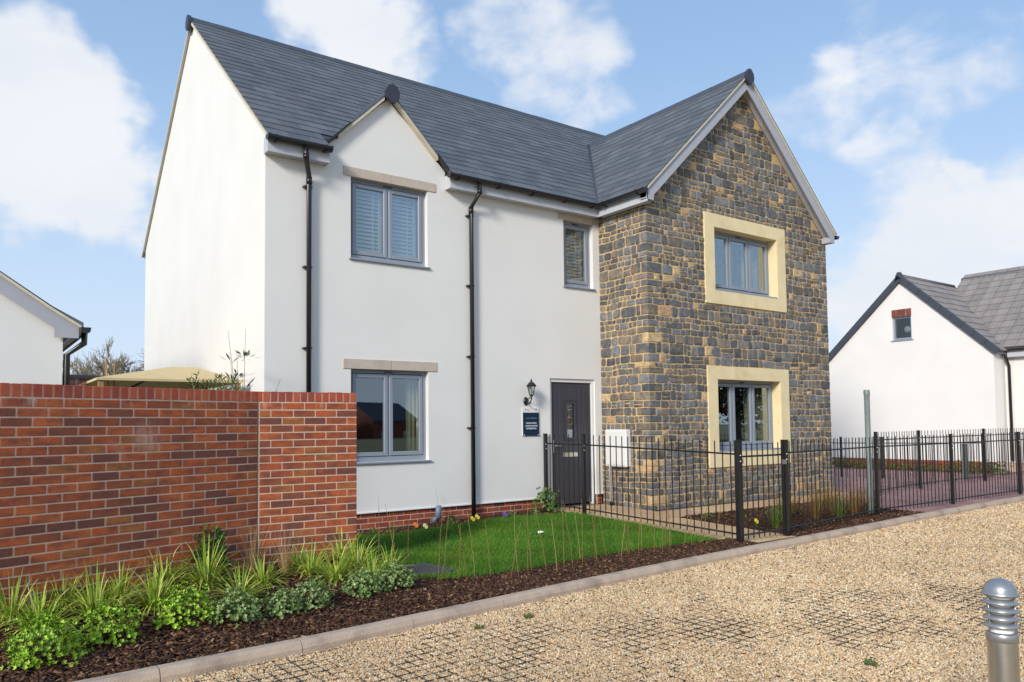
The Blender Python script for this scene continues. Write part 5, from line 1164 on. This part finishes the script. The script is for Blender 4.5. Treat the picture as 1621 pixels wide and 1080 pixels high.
for x, y in ((3.0, -5.6), (3.55, -5.3), (2.1, -5.05), (4.6, -6.0), (.9, -5.2), (5.9, -5.4), (3.3, -5.9), (1.5, -6.3)):
    q = mkobj('fallen_leaf', LF, None, 'small dry brown leaf lying on the gravel drive', 'leaf', 'dry leaves on the gravel', None, (x, y, -.036), random.uniform(0, 6)); q.scale = (random.uniform(.7, 1.2),)*3
WD = bush(40, .07, .03, [S(86, 112, 44), S(70, 96, 36)], .02, .01, 4).mesh('gravel_weed', M['leaf'])
for x, y, lb in ((.05, -4.98, 'low green weed in the gravel near the lawn kerb'), (1.55, -7.25, 'low green weed in the gravel left of the bollard light'), (.55, -4.95, 'tiny green weed in the gravel, nearer the gate of two by the kerb')):
    mkobj('gravel_weed', WD, None, lb, 'weed', None, None, (x, y, -.05), x).scale = (.6, .6, .8)
# gravel stabiliser grid, top edge about level with the thin gravel
gb = MB(); ang = rad(2.2); ca, sa = math.cos(ang), math.sin(ang)
def gstrip(p, q, w=.0025):
    p, q = Vector(p), Vector(q); d = (q-p).normalized(); s = Vector((-d.y, d.x, 0))*w; vs = []
    for e in (p, q):
        for sg in (-1, 1):
            for z in (-.07, -.0475): vs.append((e.x+s.x*sg, e.y+s.y*sg, z))
    gb.add(vs, [(0, 1, 3, 2), (4, 6, 7, 5), (0, 4, 5, 1), (2, 3, 7, 6), (1, 5, 7, 3)], (1, 1, 1))
def grot(u, v): return (u*ca-v*sa-4, u*sa+v*ca-9.6, 0)
for i in range(0, 121):
    gstrip(grot(i*.1, 0), grot(i*.1, min(5.6, 4.62+.01*i)))
for j in range(0, 52): gstrip(grot(0, j*.1), grot(12, j*.1))
gb.build('gravel_grid', M['plastic'], None, 'black plastic grid showing through the thin gravel of the drive', 'ground grid', kind='stuff')
BOXV = np.array([(x, y, z) for x in (-1, 1) for y in (-1, 1) for z in (-1, 1)], float); BOXF = np.array([(0, 1, 3, 2), (4, 6, 7, 5), (0, 4, 5, 1), (2, 3, 7, 6), (0, 2, 6, 4), (1, 5, 7, 3)])
def chips(regs):
    X, Y = [], []
    for n, x0, x1, y0, y1, ok in regs:
        x, y = density_pts(n, x0, x1, y0, y1); m = np.array([ok(a, b_) for a, b_ in zip(x, y)]); X.append(x[m]); Y.append(y[m])
    x, y = np.concatenate(X), np.concatenate(Y); n = len(x); z = np.array([hgt(a, b_) for a, b_ in zip(x, y)])+RNG.uniform(.0, .022, n)
    sc = np.stack([RNG.uniform(.008, .034, n), RNG.uniform(.004, .011, n), RNG.uniform(.0015, .004, n)], 1); V = BOXV[None]*sc[:, None, :]
    a, t, t2 = RNG.uniform(0, 6.28, n), RNG.normal(0, .35, n), RNG.normal(0, .4, n)
    ct, st = np.cos(t)[:, None], np.sin(t)[:, None]; vx, vz = V[..., 0]*ct-V[..., 2]*st, V[..., 0]*st+V[..., 2]*ct
    c2, s2 = np.cos(t2)[:, None], np.sin(t2)[:, None]; vy, vz = V[..., 1]*c2-vz*s2, V[..., 1]*s2+vz*c2
    ca_, sa_ = np.cos(a)[:, None], np.sin(a)[:, None]; PX, PY = vx*ca_-vy*sa_, vx*sa_+vy*ca_
    P = np.stack([PX+x[:, None], PY+y[:, None], vz+z[:, None]], 2).reshape(-1, 3); F = (BOXF[None]+8*np.arange(n)[:, None, None]).reshape(-1, 4)
    pal = np.array([S(84, 58, 42), S(66, 44, 34), S(104, 74, 54), S(52, 36, 30), S(128, 96, 70), S(160, 124, 88)]); c = pal[RNG.choice(6, n, p=[.28, .26, .18, .18, .07, .03])]*RNG.uniform(.75, 1.25, (n, 1))
    mkobj('bark_mulch', np_mesh('bark_mulch', P, F, np.repeat(c, 6, 0), M['chip'], 4), None, kind='stuff', label='dark brown bark mulch covering the planting beds', cat='mulch')
def wall_y(x): return -2.36+(x+.82)*.33 if x < -.82 else -2.42
chips([(30000, -3.9, .4, -4.75, -2.3, lambda x, y: y > kerb_y(x)+.05 and y < wall_y(x)), (22000, .25, 4.75, -4.4, -3.4, lambda x, y: y > kerb_y(x)+.05 and y < lawn_lo(x)+.02),
       (9000, .2, 4.66, -.9, -.0, lambda x, y: y > lawn_hi(x)-.02), (13000, 5.7, 9.4, -4.1, -1.95, lambda x, y: y > kerb_y(x)+.05), (1500, -.6, .35, -2.5, -.5, lambda x, y: x < .0 and y > -.95)])
def grass():
    n = 190000; x, y = density_pts(n, -.6, 4.58, -3.68, -.42); lo = np.interp(x, (-.6, .25, .3, .85, 1.72, 2.86, 3.98, 4.6), (-2.3, -2.5, -3.5, -3.64, -3.62, -3.52, -3.55, -3.64))+RNG.normal(0, .02, n)+.02*smooth_noise(x, y, 6, 1); hi = np.interp(x, (-.6, .9, 1.5, 2.5, 3.6, 4.0, 4.6), (-.9, -.75, -.62, -.5, -.45, -.62, -.75))+RNG.normal(0, .012, n)
    dc = np.hypot(x-.56, y+3.12) < .3
    m = (y > lo) & (y < hi) & ~((np.abs(x-.56) < .265) & (np.abs(y+3.12) < .265)); x, y = x[m], y[m]; n = len(x)
    z = np.array([hgt(a, b_) for a, b_ in zip(x, y)])+.018; L = RNG.uniform(.022, .05, n)*(1+.25*smooth_noise(x, y, 2.2, 3)*.4); w = RNG.uniform(.0016, .0032, n); a = RNG.uniform(0, 6.28, n); l1, l2 = RNG.normal(0, .45, n), RNG.normal(0, .45, n)
    P = np.empty((n, 3, 3)); P[:, 0] = np.stack([x-w*np.cos(a), y-w*np.sin(a), z], 1); P[:, 1] = np.stack([x+w*np.cos(a), y+w*np.sin(a), z], 1); P[:, 2] = np.stack([x+l1*L, y+l2*L, z+L], 1)
    F = np.arange(3*n).reshape(-1, 3); pal = np.array([S(66, 108, 26), S(78, 122, 32), S(54, 94, 22), S(100, 136, 46), S(124, 140, 66)]); c = pal[RNG.choice(5, n, p=[.33, .3, .22, .12, .03])]*RNG.uniform(.85, 1.4, (n, 1))*(1+.16*smooth_noise(x, y, 1.4, 5)+.08*smooth_noise(x, y, 5.2, 2))[:, None]*np.stack([1+.2*np.clip(smooth_noise(x, y, 2.1, 8), 0, 2), np.ones(n), np.ones(n)], 1)
    mkobj('grass', np_mesh('grass', P.reshape(-1, 3), F, c, M['grass'], 3), None, kind='stuff', label='short mown bright green lawn grass', cat='grass')
grass()
print('gravel stones', ng, 'stones', len(STONES), 'slates', len(SL), 'bricks', len(bricks), 'objects', len(bpy.data.objects))
